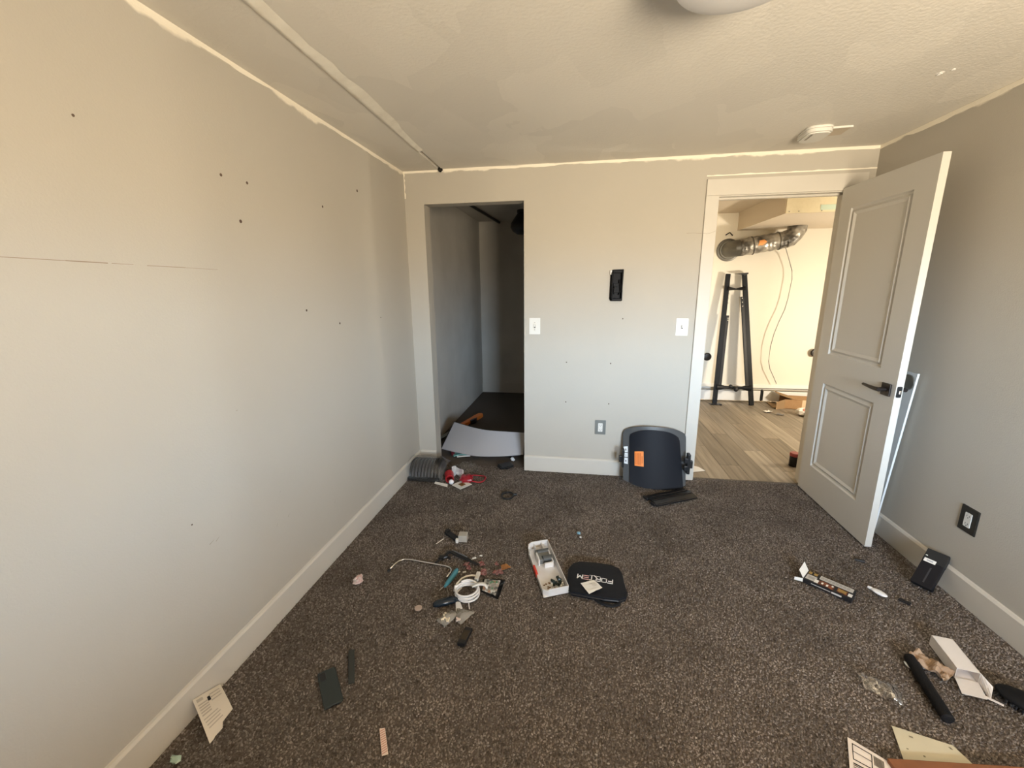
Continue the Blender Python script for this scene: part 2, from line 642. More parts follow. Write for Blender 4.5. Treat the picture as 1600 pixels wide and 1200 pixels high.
me.vertices.foreach_set('co', V.reshape(-1))
me.loops.add(len(FI))
me.loops.foreach_set('vertex_index', FI)
me.polygons.add(N * 3)
me.polygons.foreach_set('loop_start', np.arange(0, len(FI), 3, dtype=np.int32))
me.polygons.foreach_set('loop_total', np.full(N * 3, 3, np.int32))
me.update(calc_edges=True)
pile = link('carpet_pile', me, M_carpet, floor)
pile['kind'] = 'stuff'

# baseboards: flat board with a small rounded top
BH, BT = .128, .014


def baseboard(name, p0, p1, inward, label):
    p0, p1, iw = Vector(p0), Vector(p1), Vector(inward)
    prof = [(0, 0), (BT, 0), (BT, BH - .012), (BT * .55, BH - .003), (0, BH)]
    mb_ = MB()
    for p in (p0, p1):
        mb_.v += [tuple(p + iw * a + Vector((0, 0, z))) for a, z in prof]
    n = len(prof)
    mb_.f += [(i, (i + 1) % n, n + (i + 1) % n, n + i) for i in range(n)] + [tuple(range(n - 1, -1, -1)), tuple(range(n, 2 * n))]
    return struct(name, mb_, M_trim, label, 'baseboard')


baseboard('baseboard_left', (XL, YR, 0), (XL, D, 0), (1, 0, 0), 'cream baseboard along the whole left wall')
baseboard('baseboard_right', (XR, YR, 0), (XR, D, 0), (-1, 0, 0), 'cream baseboard along the right wall behind the black box')
baseboard('baseboard_back', (CL1, D, 0), (.803, D, 0), (0, -1, 0), 'white baseboard under the switch wall between closet and doorway')
baseboard('baseboard_corner', (XL + BT, D, 0), (CL0, D, 0), (0, -1, 0), 'short baseboard in the corner left of the closet opening')

# doorway trim
tr = thing('trim_1', 'cream door casing around the doorway', 'trim', kind='structure')
link('casing_leg', MB().box(.803, .885, D - .016, D, 0, 2.036), M_trim, tr, bevel=.003)
link('casing_leg', MB().box(1.672, 1.755, D - .016, D, 0, 2.036), M_trim, tr, bevel=.003)
link('casing_head', MB().box(.803, 1.755, D - .016, D, 2.036, 2.139), M_trim, tr, bevel=.003)
link('jamb', MB().box(DO0, DO0 + .02, D - .004, D + WT + .004, 0, 2.03), M_trim, tr)
link('jamb', MB().box(DO1 - .02, DO1, D - .004, D + WT + .004, 0, 2.03), M_trim, tr)
link('jamb_head', MB().box(DO0, DO1, D - .004, D + WT + .004, 2.03, DOT), M_trim, tr)
mb = MB()
mb.box(DO0 + .02, DO0 + .032, D + .04, D + .075, 0, 2.018)
mb.box(DO1 - .029, DO1 - .02, D + .04, D + .075, 0, 2.018)
mb.box(DO0 + .02, DO1 - .02, D + .04, D + .075, 2.018, 2.03)
link('door_stop', mb, M_trim, tr)
mb = MB()
mb.box(.803, .885, D + WT, D + WT + .016, 0, 2.036)
mb.box(1.672, 1.755, D + WT, D + WT + .016, 0, 2.036)
mb.box(.803, 1.755, D + WT, D + WT + .016, 2.036, 2.13)
link('hall_casing', mb, M_trim, tr)

# closet shell
CB = 5.735
mb = MB()
mb.box(-1.45, -1.350, D + WT, CB + .1, 0, 2.30)
struct('wall_closet_left', mb, M_closet, 'scuffed grey left wall inside the dark closet', 'wall')
struct('wall_closet_back', MB().box(-1.35, CL1 + .55, CB, CB + .1, 0, 2.30), M_closet, 'grey back wall at the far end of the closet', 'wall')
struct('wall_closet_right', MB().box(CL1 + .45, CL1 + .55, D + WT, CB, 0, 2.30), M_closet, 'grey right wall hidden inside the closet', 'wall')
struct('ceiling_closet', MB().box(-1.45, CL1 + .55, D + WT, CB + .1, 2.30, 2.4), M_closet, 'dim drywall ceiling of the closet', 'ceiling')
struct('baseboard_closet', MB().box(-1.35, CL1 + .45, CB - .014, CB, 0, .13), M_closet, 'grey baseboard at the far end of the closet', 'baseboard')
one('closet_pipe', 'thin dark pipe running along the closet ceiling', 'pipe', MB().tube([(-1.150, 4.40, 2.283), (-1.079, CB - .002, 2.283)], .016, 10), M_black, smooth=2)
ft = thing('duct_boot', 'black rounded duct end hanging under the closet ceiling on the right', 'duct', (-.655, 5.0, 2.30))
mb = MB()
mb.lathe([(.06, .0), (.07, -.03), (.115, -.09), (.15, -.14), (.155, -.185), (.13, -.225), (.08, -.255), (.02, -.262)], 28)
link('hood', mb, M_black, ft, smooth=1)
link('collar', MB().lathe([(.08, 0), (.08, -.03), (.07, -.035)], 24), M_black, ft, smooth=2)

# hall beyond the doorway
HF = 5.666
struct('wall_hall_far', MB().box(.4, 4.5, HF, HF + .1, 0, 2.40), M_hall, 'brightly lit cream far wall of the room beyond the doorway', 'wall')
struct('wall_hall_left', MB().box(.32, .4, D + WT, HF + .1, 0, 2.40), M_hall, 'cream left wall of the room beyond the doorway', 'wall')
struct('wall_hall_right', MB().box(4.4, 4.5, D + WT, HF, 0, 2.40), M_hall, 'cream right wall of the room beyond the doorway', 'wall')
struct('wall_hall_near', MB().box(XR, 4.5, D, D + WT, 0, 2.40), M_hall, 'cream near wall of the room beyond the doorway', 'wall')
struct('ceiling_hall', MB().box(.32, 4.5, D + WT, HF + .1, 2.293, 2.4), M_soffit, 'tan ceiling of the room beyond the doorway', 'ceiling')
# soffit: painted box, bare drywall on its near face
SFX, SFY, SFZ = 1.822, 4.455, 2.092
sf = thing('trim_2', 'tan boxed soffit under the ceiling of the room beyond the doorway', 'soffit', kind='structure')
link('soffit_box', MB().box(SFX, 4.4, SFY, HF, SFZ, 2.293), M_soffit, sf)
link('drywall_face', MB().box(SFX + .005, 4.4, SFY - .012, SFY, SFZ + .004, 2.293), M_board, sf)
link('green_board_patch', MB().box(2.11, 2.75, SFY - .0135, SFY - .012, SFZ + .02, SFZ + .065), M_green, sf)
mb = MB()
for x in (1.85, 1.93, 2.12, 2.24):
    mb.box(x, x + .008, SFY - .0135, SFY - .012, SFZ + .012, SFZ + .02)
link('screw_head', mb, M_ink, sf)

# vinyl plank floor: every plank its own piece
PLM = []
for i, c in enumerate(((.27, .225, .17), (.24, .198, .147), (.31, .262, .20), (.215, .18, .135), (.255, .217, .168))):
    m = mat('vinyl plank %d' % i, c, .5, spec=.35)
    t = m.node_tree
    b = t.nodes['Principled BSDF']
    g = t.nodes.new('ShaderNodeNewGeometry')
    mp = t.nodes.new('ShaderNodeMapping')
    mp.inputs['Scale'].default_value = (34, 1.6, 1)
    mp.inputs['Location'].default_value = (i * 3.1, i * 1.7, 0)
    n = t.nodes.new('ShaderNodeTexNoise')
    n.inputs['Scale'].default_value = 1
    n.inputs['Detail'].default_value = 5
    t.links.new(g.outputs['Position'], mp.inputs[0])
    t.links.new(mp.outputs[0], n.inputs['Vector'])
    r = t.nodes.new('ShaderNodeMapRange')
    r.inputs[1].default_value, r.inputs[2].default_value = .3, .7
    t.links.new(n.outputs[0], r.inputs[0])
    x = t.nodes.new('ShaderNodeMix')
    x.data_type = 'RGBA'
    x.inputs[6].default_value = tuple(k * .72 for k in c) + (1,)
    x.inputs[7].default_value = tuple(min(1, k * 1.28) for k in c) + (1,)
    t.links.new(r.outputs[0], x.inputs[0])
    t.links.new(x.outputs[2], b.inputs['Base Color'])
    PLM.append(m)
M_sub = mat('plank joint', (.05, .04, .03), .9)
hf = struct('floor_hall', MB().box(.4, 4.4, D + .03, HF, -.1, -.004), M_sub, 'grey-brown vinyl plank floor of the room beyond the doorway', 'floor')
PW, PL = .152, 1.22
row = 0
x = .42
pcache = {}
while x < 3.2:
    y = D + .03 - ((row * .43) % PL)
    k = 0
    while y < HF:
        y0, y1 = max(y + .0012, D + .031), min(y + PL - .0012, HF - .002)
        if y1 - y0 > .05:
            key = (round(y1 - y0, 3), (row * 3 + k * 2 + (row * row) % 4) % 5)
            if key not in pcache:
                pm = MB().box(0, PW - .0022, 0, y1 - y0, -.004, .002).mesh('plank')
                pm.materials.append(PLM[key[1]])
                pcache[key] = pm
            o = bpy.data.objects.new('plank', pcache[key])
            COL.objects.link(o)
            o.location = (x, y0, 0)
            o.parent = hf
        y += PL
        k += 1
    x += PW
    row += 1
link('threshold', MB().box(DO0 + .02, DO1 - .02, D + .012, D + .035, -.002, .004), mat('carpet edge', (.10, .085, .07), .9, var=(200, (.16, .14, .12), .2)), floor)

# ------------------------------------------------------------------ door
DX, DY, DW, DH, DT = 1.618, D - .022, .762, 2.03, .034
dr = thing('door_1', 'open cream two-panel door with dark lever handle, hinged at the right jamb', 'door', (DX, DY, .014), kind='structure')
# local: y runs from hinge (0) to -DW, x thickness 0..DT, visible face at x=0
p_y0, p_y1 = -.622, -.115       # panel openings
mb = MB()
zs = [0, .208, .800, .996, 1.900, DH]
mb.box(0, DT, -DW, p_y0, 0, DH)
mb.box(0, DT, p_y1, 0, 0, DH)
for a, b2 in ((0, 1), (2, 3), (4, 5)):
    mb.box(0, DT, p_y0, p_y1, zs[a], zs[b2])
link('slab', mb, M_door, dr)
for a, b2 in ((1, 2), (3, 4)):
    z0, z1 = zs[a], zs[b2]
    pn = link('panel', MB().box(.011, DT - .011, p_y0 + .045, p_y1 - .045, z0 + .045, z1 - .045), M_door, dr)
    # moulding: sloped ring both sides
    mb = MB()
    for sgn, base in ((1, 0.), (-1, DT)):
        rings = [(0, .0), (.007, .009), (.016, .011), (.030, .003), (.046, .0112)]
        k0 = len(mb.v)
        for ins, dep in rings:
            xx = base + sgn * dep
            mb.v += [(xx, p_y0 + ins, z0 + ins), (xx, p_y1 - ins, z0 + ins), (xx, p_y1 - ins, z1 - ins), (xx, p_y0 + ins, z1 - ins)]
        for r_ in range(len(rings) - 1):
            for i in range(4):
                q = (k0 + r_ * 4 + i, k0 + r_ * 4 + (i + 1) % 4, k0 + r_ * 4 + 4 + (i + 1) % 4, k0 + r_ * 4 + 4 + i)
                mb.f.append(q if sgn > 0 else q[::-1])
    link('moulding', mb, M_door, pn)
hy, hz = -.700, .897
for sgn, xb in ((-1, 0.), (1, DT)):
    xs = sorted((xb, xb + sgn * .009))
    lv = link('rosette', MB().box(xs[0], xs[1], hy - .033, hy + .033, hz - .033, hz + .033), M_bronze, dr, bevel=.002)
    mb = MB()
    mb.tube([(xb + sgn * .008, hy, hz), (xb + sgn * .05, hy, hz)], .011, 12)
    mb.tube([(xb + sgn * .046, hy - .012, hz), (xb + sgn * .048, hy + .03, hz), (xb + sgn * .046, hy + .075, hz + .001), (xb + sgn * .042, hy + .125, hz + .002)], [.0105, .010, .0085, .007], 10)
    link('lever', mb, M_bronze, lv, smooth=2)
lp = link('latch_plate', MB().prism(rrect(.024, .058, .006), -DW - .0015, -DW + .001, Matrix(((1, 0, 0, DT / 2), (0, 0, 1, 0), (0, 1, 0, hz), (0, 0, 0, 1)))), M_black, dr)
link('latch_bolt', MB().box(DT / 2 - .006, DT / 2 + .007, -DW - .011, -DW, hz - .011, hz + .009), M_chrome, lp, bevel=.003)
for z in (.20, 1.0, 1.80):
    mb = MB()
    mb.box(.006, DT - .001, -.001, .0022, z - .045, z + .045)
    mb.tube([(DT + .005, .004, z - .045), (DT + .005, .004, z + .045)], .006, 10)
    link('hinge', mb, M_nickel, dr)

# ------------------------------------------------------------------ marks on the walls
M_hole = mat('nail hole', (.09, .06, .045), .8)


def hole(parent, loc, nrm, r=.005):
    q = Vector(nrm).to_track_quat('Z', 'Y').to_matrix().to_4x4()
    mb_ = MB().lathe([(r, -.0005), (r * .95, .0008), (r * .5, .0016), (.0002, .0018)], 8, Matrix.Translation(loc) @ q)
    link('nail_hole', mb_, M_hole, parent)


for y, z, r in ((1.023, 1.9, .004), (1.481, 1.866, .006), (1.606, 1.866, .006), (2.479, 2.015, .008), (2.109, 1.865, .006), (1.544, 1.715, .007), (1.884, 1.357, .006), (2.161, 1.272, .006), (2.654, 1.269, .004), (1.121, .665, .003)):
    hole(wall_left, (XL, y, z), (1, 0, 0), r)
for x, z, r in ((-.095, .898, .005), (.233, .895, .005), (-.094, .586, .005), (.232, .582, .005), (.305, 1.227, .005)):
    hole(wall_back, (x, D, z), (0, -1, 0), r)
mb = MB()
for y0, y1, z0, z1, h in ((.70, .93, 1.5355, 1.5335, .0016), (.93, 1.03, 1.5335, 1.5325, .0026), (1.04, 1.10, 1.5325, 1.532, .0012), (1.14, 1.27, 1.531, 1.5305, .0018), (1.27, 1.40, 1.530, 1.529, .0010)):
    mb.add([(XL + .0007, y0, z0 - h / 2), (XL + .0007, y1, z1 - h / 2), (XL + .0007, y1, z1 + h / 2), (XL + .0007, y0, z0 + h / 2)], [(0, 1, 2, 3)])
link('hairline_crack', mb, mat('crack', (.27, .21, .155), .9), wall_left)
# hairline crack on the casing and wall left of the doorway
mb = MB()
pts = [(.70, 1.806), (.745, 1.807), (.80, 1.802), (.83, 1.798), (.855, 1.803), (.884, 1.815)]
for (x0, z0), (x1, z1) in zip(pts[:-1], pts[1:]):
    yy = D - .0168 if x0 >= .80 else D - .0008
    mb.add([(x0, yy, z0 - .0007), (x1, yy, z1 - .0007), (x1, yy, z1 + .0007), (x0, yy, z0 + .0007)], [(0, 1, 2, 3)])
link('hairline_crack', mb, MATS['crack'], tr)
SCUFFS = ((1.282, 0.608, 1.4, 0.035), (1.181, 0.558, 0.3, 0.022), (1.206, 0.555, 0.5, 0.02), (1.549, 0.572, 0.2, 0.006), (1.579, 0.437, 0.6, 0.016), (1.502, 0.435, 1.0, 0.014), (1.936, 0.317, 1.2, 0.02), (1.385, 1.0, 0.3, 0.008))
mb = MB()
for y, z, a_, l_ in SCUFFS:
    w_ = .0016
    dy_, dz_ = math.cos(a_) * l_ / 2, math.sin(a_) * l_ / 2
    mb.add([(XL + .0007, y - dy_, z - dz_ - w_), (XL + .0007, y + dy_, z + dz_ - w_ * .4), (XL + .0007, y + dy_, z + dz_ + w_ * .4), (XL + .0007, y - dy_, z - dz_ + w_)], [(0, 1, 2, 3)])
link('scuff_mark', mb, mat('scuff', (.30, .255, .20), .9), wall_left)['kind'] = 'stuff'
# black hole at the end of the ceiling seam
mb = MB()
mb.ball((SX + .004, D - .012, ZC - .006), .018, .02, .017, 10, 8, jit=.15)
link('seam_hole', mb, mat('dark hole', (.012, .010, .008), .9), ceiling)
# chipped spot on the ceiling
mb = MB()
mb.ball((1.42, 2.21, ZC), .012, .018, .004, 8, 6, jit=.3)
mb.ball((1.445, 2.18, ZC), .009, .012, .003, 8, 6, jit=.3)
link('paint_chip', mb, mat('chip white', (.86, .84, .8), .8), ceiling)

# ------------------------------------------------------------------ fixtures on walls and ceiling


def plate(name, label, cat, loc, rot, w, h, m):
    th = thing(name, label, cat, loc, rot=rot)
    mb_ = MB().prism(rrect(w, h, .003, 2), 0, .0035).prism(rrect(w - .006, h - .006, .003, 2), .0035, .0055)
    link('cover_plate', mb_, m, th)
    return th


RB = (PI / 2, 0, 0)                 # plates on the back wall: local z -> -y
RR_ = (PI / 2, 0, -PI / 2)          # plates on the right wall: local z -> -x
for nm, lab, x, z in (('light_switch', 'white toggle switch plate just right of the closet opening', -.3375, 1.170), ('light_switch', 'cream toggle switch plate just left of the door casing', .7195, 1.1695)):
    s = plate(nm, lab, 'switch', (x, D, z), RB, .083, .122, M_white)
    link('toggle_surround', MB().prism(rrect(.030, .072, .014, 5), .0055, .0068), mat('switch surround', (.70, .68, .62), .4), s)
    tg = link('toggle', MB().box(-.005, .005, -.004, .016, .0068, .018), M_white, s, bevel=.002)
    for zz in (-.026, .028):
        link('screw', MB().lathe([(.004, .0068), (.0035, .0085), (.001, .0088)], 8, Matrix.Translation((0, zz, 0))), M_nickel, s)
    link('toggle_slot', MB().box(-.0065, .0065, -.013, .013, .0066, .0072), M_ink, s)
M_pew = mat('pewter plate', (.20, .205, .19), .42, metal=.55)
M_pewd = mat('dark bronze plate', (.045, .042, .036), .4, metal=.5)
for lab, loc, rot, m, w, h in (('pewter plated wall outlet on the back wall left of the leaning black shield', (.176, D, .392), RB, M_pew, .082, .116), ('dark plated wall outlet on the right wall above the black box', (XR, 2.068, .389), RR_, M_pewd, .090, .122)):
    s = plate('wall_outlet', lab, 'outlet', loc, rot, w, h, m)
    rc = link('receptacle', MB().prism(rrect(.034, .068, .003, 2), .0055, .0078), M_white, s)
    mb = MB()
    for zz in (-.019, .019):
        mb.box(-.0075, -.0055, zz - .003, zz + .005, .0078, .0082)
        mb.box(.0055, .0075, zz - .003, zz + .005, .0078, .0082)
        mb.box(-.002, .002, zz - .010, zz - .006, .0078, .0082)
    link('socket_slots', mb, M_darkink, rc)
M_hold = mat('piano black plastic', (.005, .005, .006), .48, spec=.12)
# black holder on the back wall
hd = thing('wall_bracket', 'glossy black plastic holder screwed to the back wall above the outlet', 'holder', (.2495, D, 1.353))
mb = MB()
prof = [(-.038, 0), (-.047, .018), (-.045, .19), (-.032, .22), (.047, .222), (.040, .0)]
mb.prism(prof, 0, .012, Matrix(((1, 0, 0, 0), (0, 0, -1, 0), (0, 1, 0, 0), (0, 0, 0, 1))))
link('back_plate', mb, M_hold, hd, bevel=.003)
mb = MB()
mb.box(-.036, -.027, -.048, -.012, .006, .20)
mb.box(.031, .040, -.048, -.012, .006, .214)
mb.box(-.036, .040, -.048, -.012, .004, .020)
mb.box(-.030, .042, -.040, -.012, .196, .214)
link('side_rails', mb, M_hold, hd, bevel=.003)
mb = MB()
mb.box(-.024, .028, -.030, -.012, .06, .125)
mb.tube([(-.018, -.030, .05), (-.022, -.036, .08), (-.018, -.030, .105)], .004, 8)
mb.tube([(.018, -.030, .045), (.023, -.037, .09), (.018, -.030, .15)], .006, 8)
mb.box(-.010, .006, -.036, -.030, .098, .104)
link('cradle', mb, M_hold, hd, bevel=.002)
link('clip', MB().box(-.049, -.035, -.016, -.002, .185, .215), M_white, hd, bevel=.002)
# smoke alarm and its mounting plate
sm = thing('smoke_alarm', 'white rounded smoke alarm on the ceiling above the doorway', 'smoke alarm', (1.262, 2.835, ZC), -.08)
mb = MB()
for a, b2, s_ in ((-.012, 0, 1.), (-.030, -.012, .97), (-.037, -.030, .88)):
    mb.prism([(p[0] * s_, p[1] * s_) for p in rrect(.130, .200, .045, 6)], a, b2)
link('housing', mb, M_white, sm, bevel=.003)
link('vent_slot', MB().prism(rrect(.012, .10, .005, 3, -.035, -.02), -.0378, -.0365), mat('slot shade', (.30, .28, .24), .8), sm)
link('mounting_plate', MB().prism(rrect(.12, .14, .01, 3, .105, .03), -.004, 0), M_soffit, sm)
link('plate_lip', MB().box(.06, .165, -.045, -.039, -.009, 0), M_white, sm)
# ceiling lamp, partly out of frame
lp_ = thing('ceiling_lamp', 'white ceiling lamp, unlit, at the top edge of the photo', 'ceiling lamp', (.372, 1.292, ZC), .35)
link('lamp_base', MB().lathe([(.150, 0), (.150, -.02), (.14, -.03)], 40), mat('lamp base', (.55, .53, .5), .5), lp_, smooth=2)
mb = MB().lathe([(.145, -.022), (.166, -.030), (.171, -.045), (.169, -.085), (.161, -.098), (.135, -.106), (.08, -.110), (.005, -.111)], 48)
link('lamp_shade', mb, mat('opal acrylic', (.66, .65, .65), .4, var=(6, (.62, .61, .61), .3)), lp_, smooth=2)

# white board with a round knob stop leaning behind the door
wb = thing('wall_panel', 'tall white panel with round grey disc standing behind the door', 'panel', (XR - .02, 2.50, 0))
mb = MB().prism([(0.0, .99), (.60, .99), (.60, .012), (.09, .012)], -.006, .004, Matrix(((0, 0, 1, 0), (1, 0, 0, 0), (0, 1, 0, 0), (0, 0, 0, 1))))
link('board', mb, mat('white panel', (.66, .68, .68), .45), wb)
link('disc', MB().lathe([(.042, 0), (.042, .006), (.034, .011), (.001, .011)], 24, Matrix.Translation((-.006, .048, .935)) @ Matrix.Rotation(-PI / 2, 4, 'Y')), M_nickel, wb, smooth=2)

# ------------------------------------------------------------------ things in the hall
st = thing('desk_frame', 'black steel A-shaped desk frame leaning upright against the bright far wall', 'frame')
L0, L1 = Vector((1.694, 5.45, .002)), Vector((1.748, 5.60, 1.592))
Q0, Q1 = Vector((2.128, 5.45, .002)), Vector((1.930, 5.60, 1.592))


def bar(mb_, a, b2, w, d, f0=0., f1=1., off=(0, 0, 0)):
    a, b2 = Vector(a), Vector(b2)
    p, q = a.lerp(b2, f0) + Vector(off), a.lerp(b2, f1) + Vector(off)
    e = (q - p).normalized()
    s = Vector((1, 0, 0))
    s = (s - e * s.dot(e)).normalized()
    n_ = e.cross(s)
    vs = []
    for c in (p, q):
        for i, j in ((-1, -1), (1, -1), (1, 1), (-1, 1)):
            vs.append(c + s * (i * w / 2) + n_ * (j * d / 2))
    mb_.add(vs, [(3, 2, 1, 0), (4, 5, 6, 7), (0, 1, 5, 4), (1, 2, 6, 5), (2, 3, 7, 6), (3, 0, 4, 7)])


for A, B, sg in ((L0, L1, 1), (Q0, Q1, -1)):
    mb = MB()
    bar(mb, A, B, .052, .035, 0, 1)
    link('post', mb, M_blackmetal, st, bevel=.004)
    mb = MB()
    f1 = .69 if sg > 0 else .83
    bar(mb, A, B, .034, .030, .12, f1, (sg * .040, -.004, 0))
    sl = link('sleeve', mb, M_black, st, bevel=.003)
    mb = MB()
    for f in ((.76, .79, .82) if sg < 0 else (.655, .67)):
        p = A.lerp(B, f) + Vector((sg * .046, -.022, 0))
        mb.lathe([(.007, 0), (.005, .003), (.001, .003)], 8, Matrix.Translation(p) @ Matrix.Rotation(PI / 2, 4, 'X'))
    link('bolt_holes', mb, mat('bolt shine', (.6, .58, .5), .4), sl)
# perforated edge on the left post, below the upper spreader
mb = MB()
for f in (.855, .82, .785):
    p = L0.lerp(L1, f) + Vector((.031, -.020, 0))
    mb.ball(p, .0075, .003, .014, 8, 6)
link('slot_holes', mb, MATS['bolt shine'], st)
a, b2 = L0.lerp(L1, .893), Q0.lerp(Q1, .893)
mid = (a + b2) / 2
mb = MB()
mb.tube([a + Vector((.01, -.01, .0)), a.lerp(mid, .55) + Vector((0, -.01, -.006)), mid + Vector((0, -.01, -.010)), mid.lerp(b2, .45) + Vector((0, -.01, -.006)), b2 + Vector((-.01, -.01, 0))], [.055, .034, .018, .034, .048], 8, flat=.5)
link('upper_spreader', mb, M_black, st, smooth=2)
a, b2 = L0.lerp(L1, .137), Q0.lerp(Q1, .134)
mb = MB()
mb.tube([a, a.lerp(b2, .12), a.lerp(b2, .25), a.lerp(b2, .5), a.lerp(b2, .75), a.lerp(b2, .88), b2], [.042, .034, .019, .019, .019, .034, .042], 10)
ls = link('lower_spreader', mb, M_blackmetal, st, smooth=2)
m_ = a.lerp(b2, .53)
mb = MB().ball(m_ + Vector((.01, -.035, -.014)), .030, .024, .030, 12, 8)
mb.ball(m_ + Vector((-.045, -.005, .012)), .026, .02, .028, 10, 7)
link('clamp_knob', mb, M_black, ls, smooth=1)
mb = MB()
mb.box(L0.x - .055, L0.x + .075, 5.40, 5.49, .002, .008)
mb.box(L0.x - .05, L0.x - .02, 5.39, 5.41, .006, .022)
mb.box(L0.x + .045, L0.x + .07, 5.38, 5.40, .006, .020)
link('foot_plate', mb, M_black, st, bevel=.002)
mb = MB()
mb.prism([(-.115, .0), (.03, .012), (.03, -.004), (-.01, -.022), (-.03, -.008)], -.03, .03, Matrix.Translation((Q1.x + .005, 5.60, 1.592)) @ Matrix.Rotation(PI / 2, 4, 'X'))
link('top_bracket', mb, M_black, st)

# insulated duct with take-off collar, hung below the soffit
M_foil = bpy.data.materials.new('foil wrap')
M_foil.use_nodes = True
t = M_foil.node_tree
b = t.nodes['Principled BSDF']
b.inputs['Metallic'].default_value = .55
b.inputs['Roughness'].default_value = .42
g = t.nodes.new('ShaderNodeNewGeometry')
vo = t.nodes.new('ShaderNodeTexVoronoi')
vo.inputs['Scale'].default_value = 26
n = t.nodes.new('ShaderNodeTexNoise')
n.inputs['Scale'].default_value = 8
r = t.nodes.new('ShaderNodeValToRGB')
r.color_ramp.elements[0].position, r.color_ramp.elements[0].color = .38, (.085, .078, .066, 1)
r.color_ramp.elements[1].position, r.color_ramp.elements[1].color = .66, (.50, .47, .41, 1)
u = t.nodes.new('ShaderNodeBump')
u.inputs['Strength'].default_value = .8
u.inputs['Distance'].default_value = .01
t.links.new(g.outputs['Position'], vo.inputs['Vector'])
t.links.new(g.outputs['Position'], n.inputs['Vector'])
t.links.new(n.outputs[0], r.inputs[0])
t.links.new(r.outputs[0], b.inputs['Base Color'])
t.links.new(vo.outputs['Distance'], u.inputs['Height'])
t.links.new(u.outputs[0], b.inputs['Normal'])
M_galv = mat('grey galvanised', (.16, .155, .135), .45, metal=.6, var=(9, (.10, .095, .085), .25))
dt = thing('duct', 'silver foil-wrapped round duct with grey collar high on the far wall', 'duct')
DA, DB = Vector((1.70, 5.44, 1.862)), Vector((2.245, 5.40, 1.952))
ax = (DB - DA).normalized()
mb = MB()
path, rad = [], []
for i in range(19):
    f = .17 + .83 * i / 18
    path.append(DA.lerp(DB, f))
    rad.append(.094 + (.004 if i in (4, 12) else 0) + .003 * math.sin(i * 2.1))
mb.tube(path, rad, 24)
link('foil_sleeve', mb, M_foil, dt, smooth=2)
for f in (.40, .88):
    link('clamp_band', MB().tube([DA.lerp(DB, f) - ax * .004, DA.lerp(DB, f) + ax * .004], .102, 24), M_galv, dt, smooth=2)
FC = Vector((1.738, HF, 1.872))
mb = MB().lathe([(.132, 0), (.132, .010), (.118, .016), (.104, .016), (.100, .030), (.090, .032)], 32, Matrix.Translation(FC) @ Matrix.Rotation(PI / 2, 4, 'X'))
cl = link('wall_collar', mb, M_galv, dt, smooth=2)
link('inner_ring', MB().tube([FC + Vector((0, -.030, 0)), FC + Vector((0, -.034, 0)), FC + Vector((0, -.044, 0))], [.094, .104, .100], 28), mat('grey steel rim', (.24, .235, .21), .35, metal=.7), cl, smooth=2)
q1 = DA.lerp(DB, .17)
mb = MB().tube([FC + Vector((0, -.03, 0)), FC + Vector((0, -.085, 0)), FC + Vector((.012, -.150, .002)), FC + Vector((.045, -.200, .006)), q1 + ax * .004, q1 + ax * .03], [.088, .090, .093, .094, .093, .092], 24)
link('wall_elbow', mb, M_galv, cl, smooth=2)
mb = MB()
E0 = [DB, DB + ax * .05 + Vector((0, 0, .012)), DB + ax * .090 + Vector((0, 0, .042)), DB + ax * .11 + Vector((0, 0, .09)), DB + ax * .115 + Vector((0, 0, .139))]
mb.tube(E0, [.095, .098, .090, .097, .092], 20)
link('elbow', mb, M_foil, dt, smooth=2)
q = (DA.lerp(DB, .54) + Vector((0, -.0985, .008)))
mb = MB().sheet(lambda uu, vv: q + Vector(((uu - .5) * .085 + (vv - .5) * .01, .012 * (2 * vv - 1) ** 2 * 1.0, (vv - .5) * .065 + (uu - .5) * .014)), 4, 4, .001)
link('orange_sticker', mb, mat('orange sticker', (.80, .33, .10), .6), dt)
mb = MB()
for i in range(5):
    w = Vector((random.uniform(-.03, .05), -.05 - .02 * i, .1 + random.uniform(-.02, .03)))
    mb.ball(E0[3] + w * .7, .03, .025, .02, 8, 6, jit=.4)
link('foil_scraps', mb, M_foil, dt)
one('hanging_wire', 'thin dark wire dangling from the foil duct along the far wall', 'wire', MB().tube([(2.27, 5.41, 1.862), (2.37, 5.54, 1.76), (2.43, 5.555, 1.62), (2.445, 5.56, 1.52), (2.43, 5.56, 1.30), (2.41, 5.56, 1.17), (2.36, 5.555, 1.02), (2.325, 5.555, .88), (2.305, 5.56, .72), (2.31, 5.57, .54), (2.34, 5.575, .44), (2.40, 5.58, .33), (2.44, 5.585, .255)], .0042, 6), M_ink)
one('duct_hanger', 'small black bent hook on the far wall above the duct collar', 'hook', MB().tube([(1.695, HF - .004, 2.045), (1.73, HF - .035, 2.070), (1.765, HF - .030, 2.035)], .007, 6), M_black)

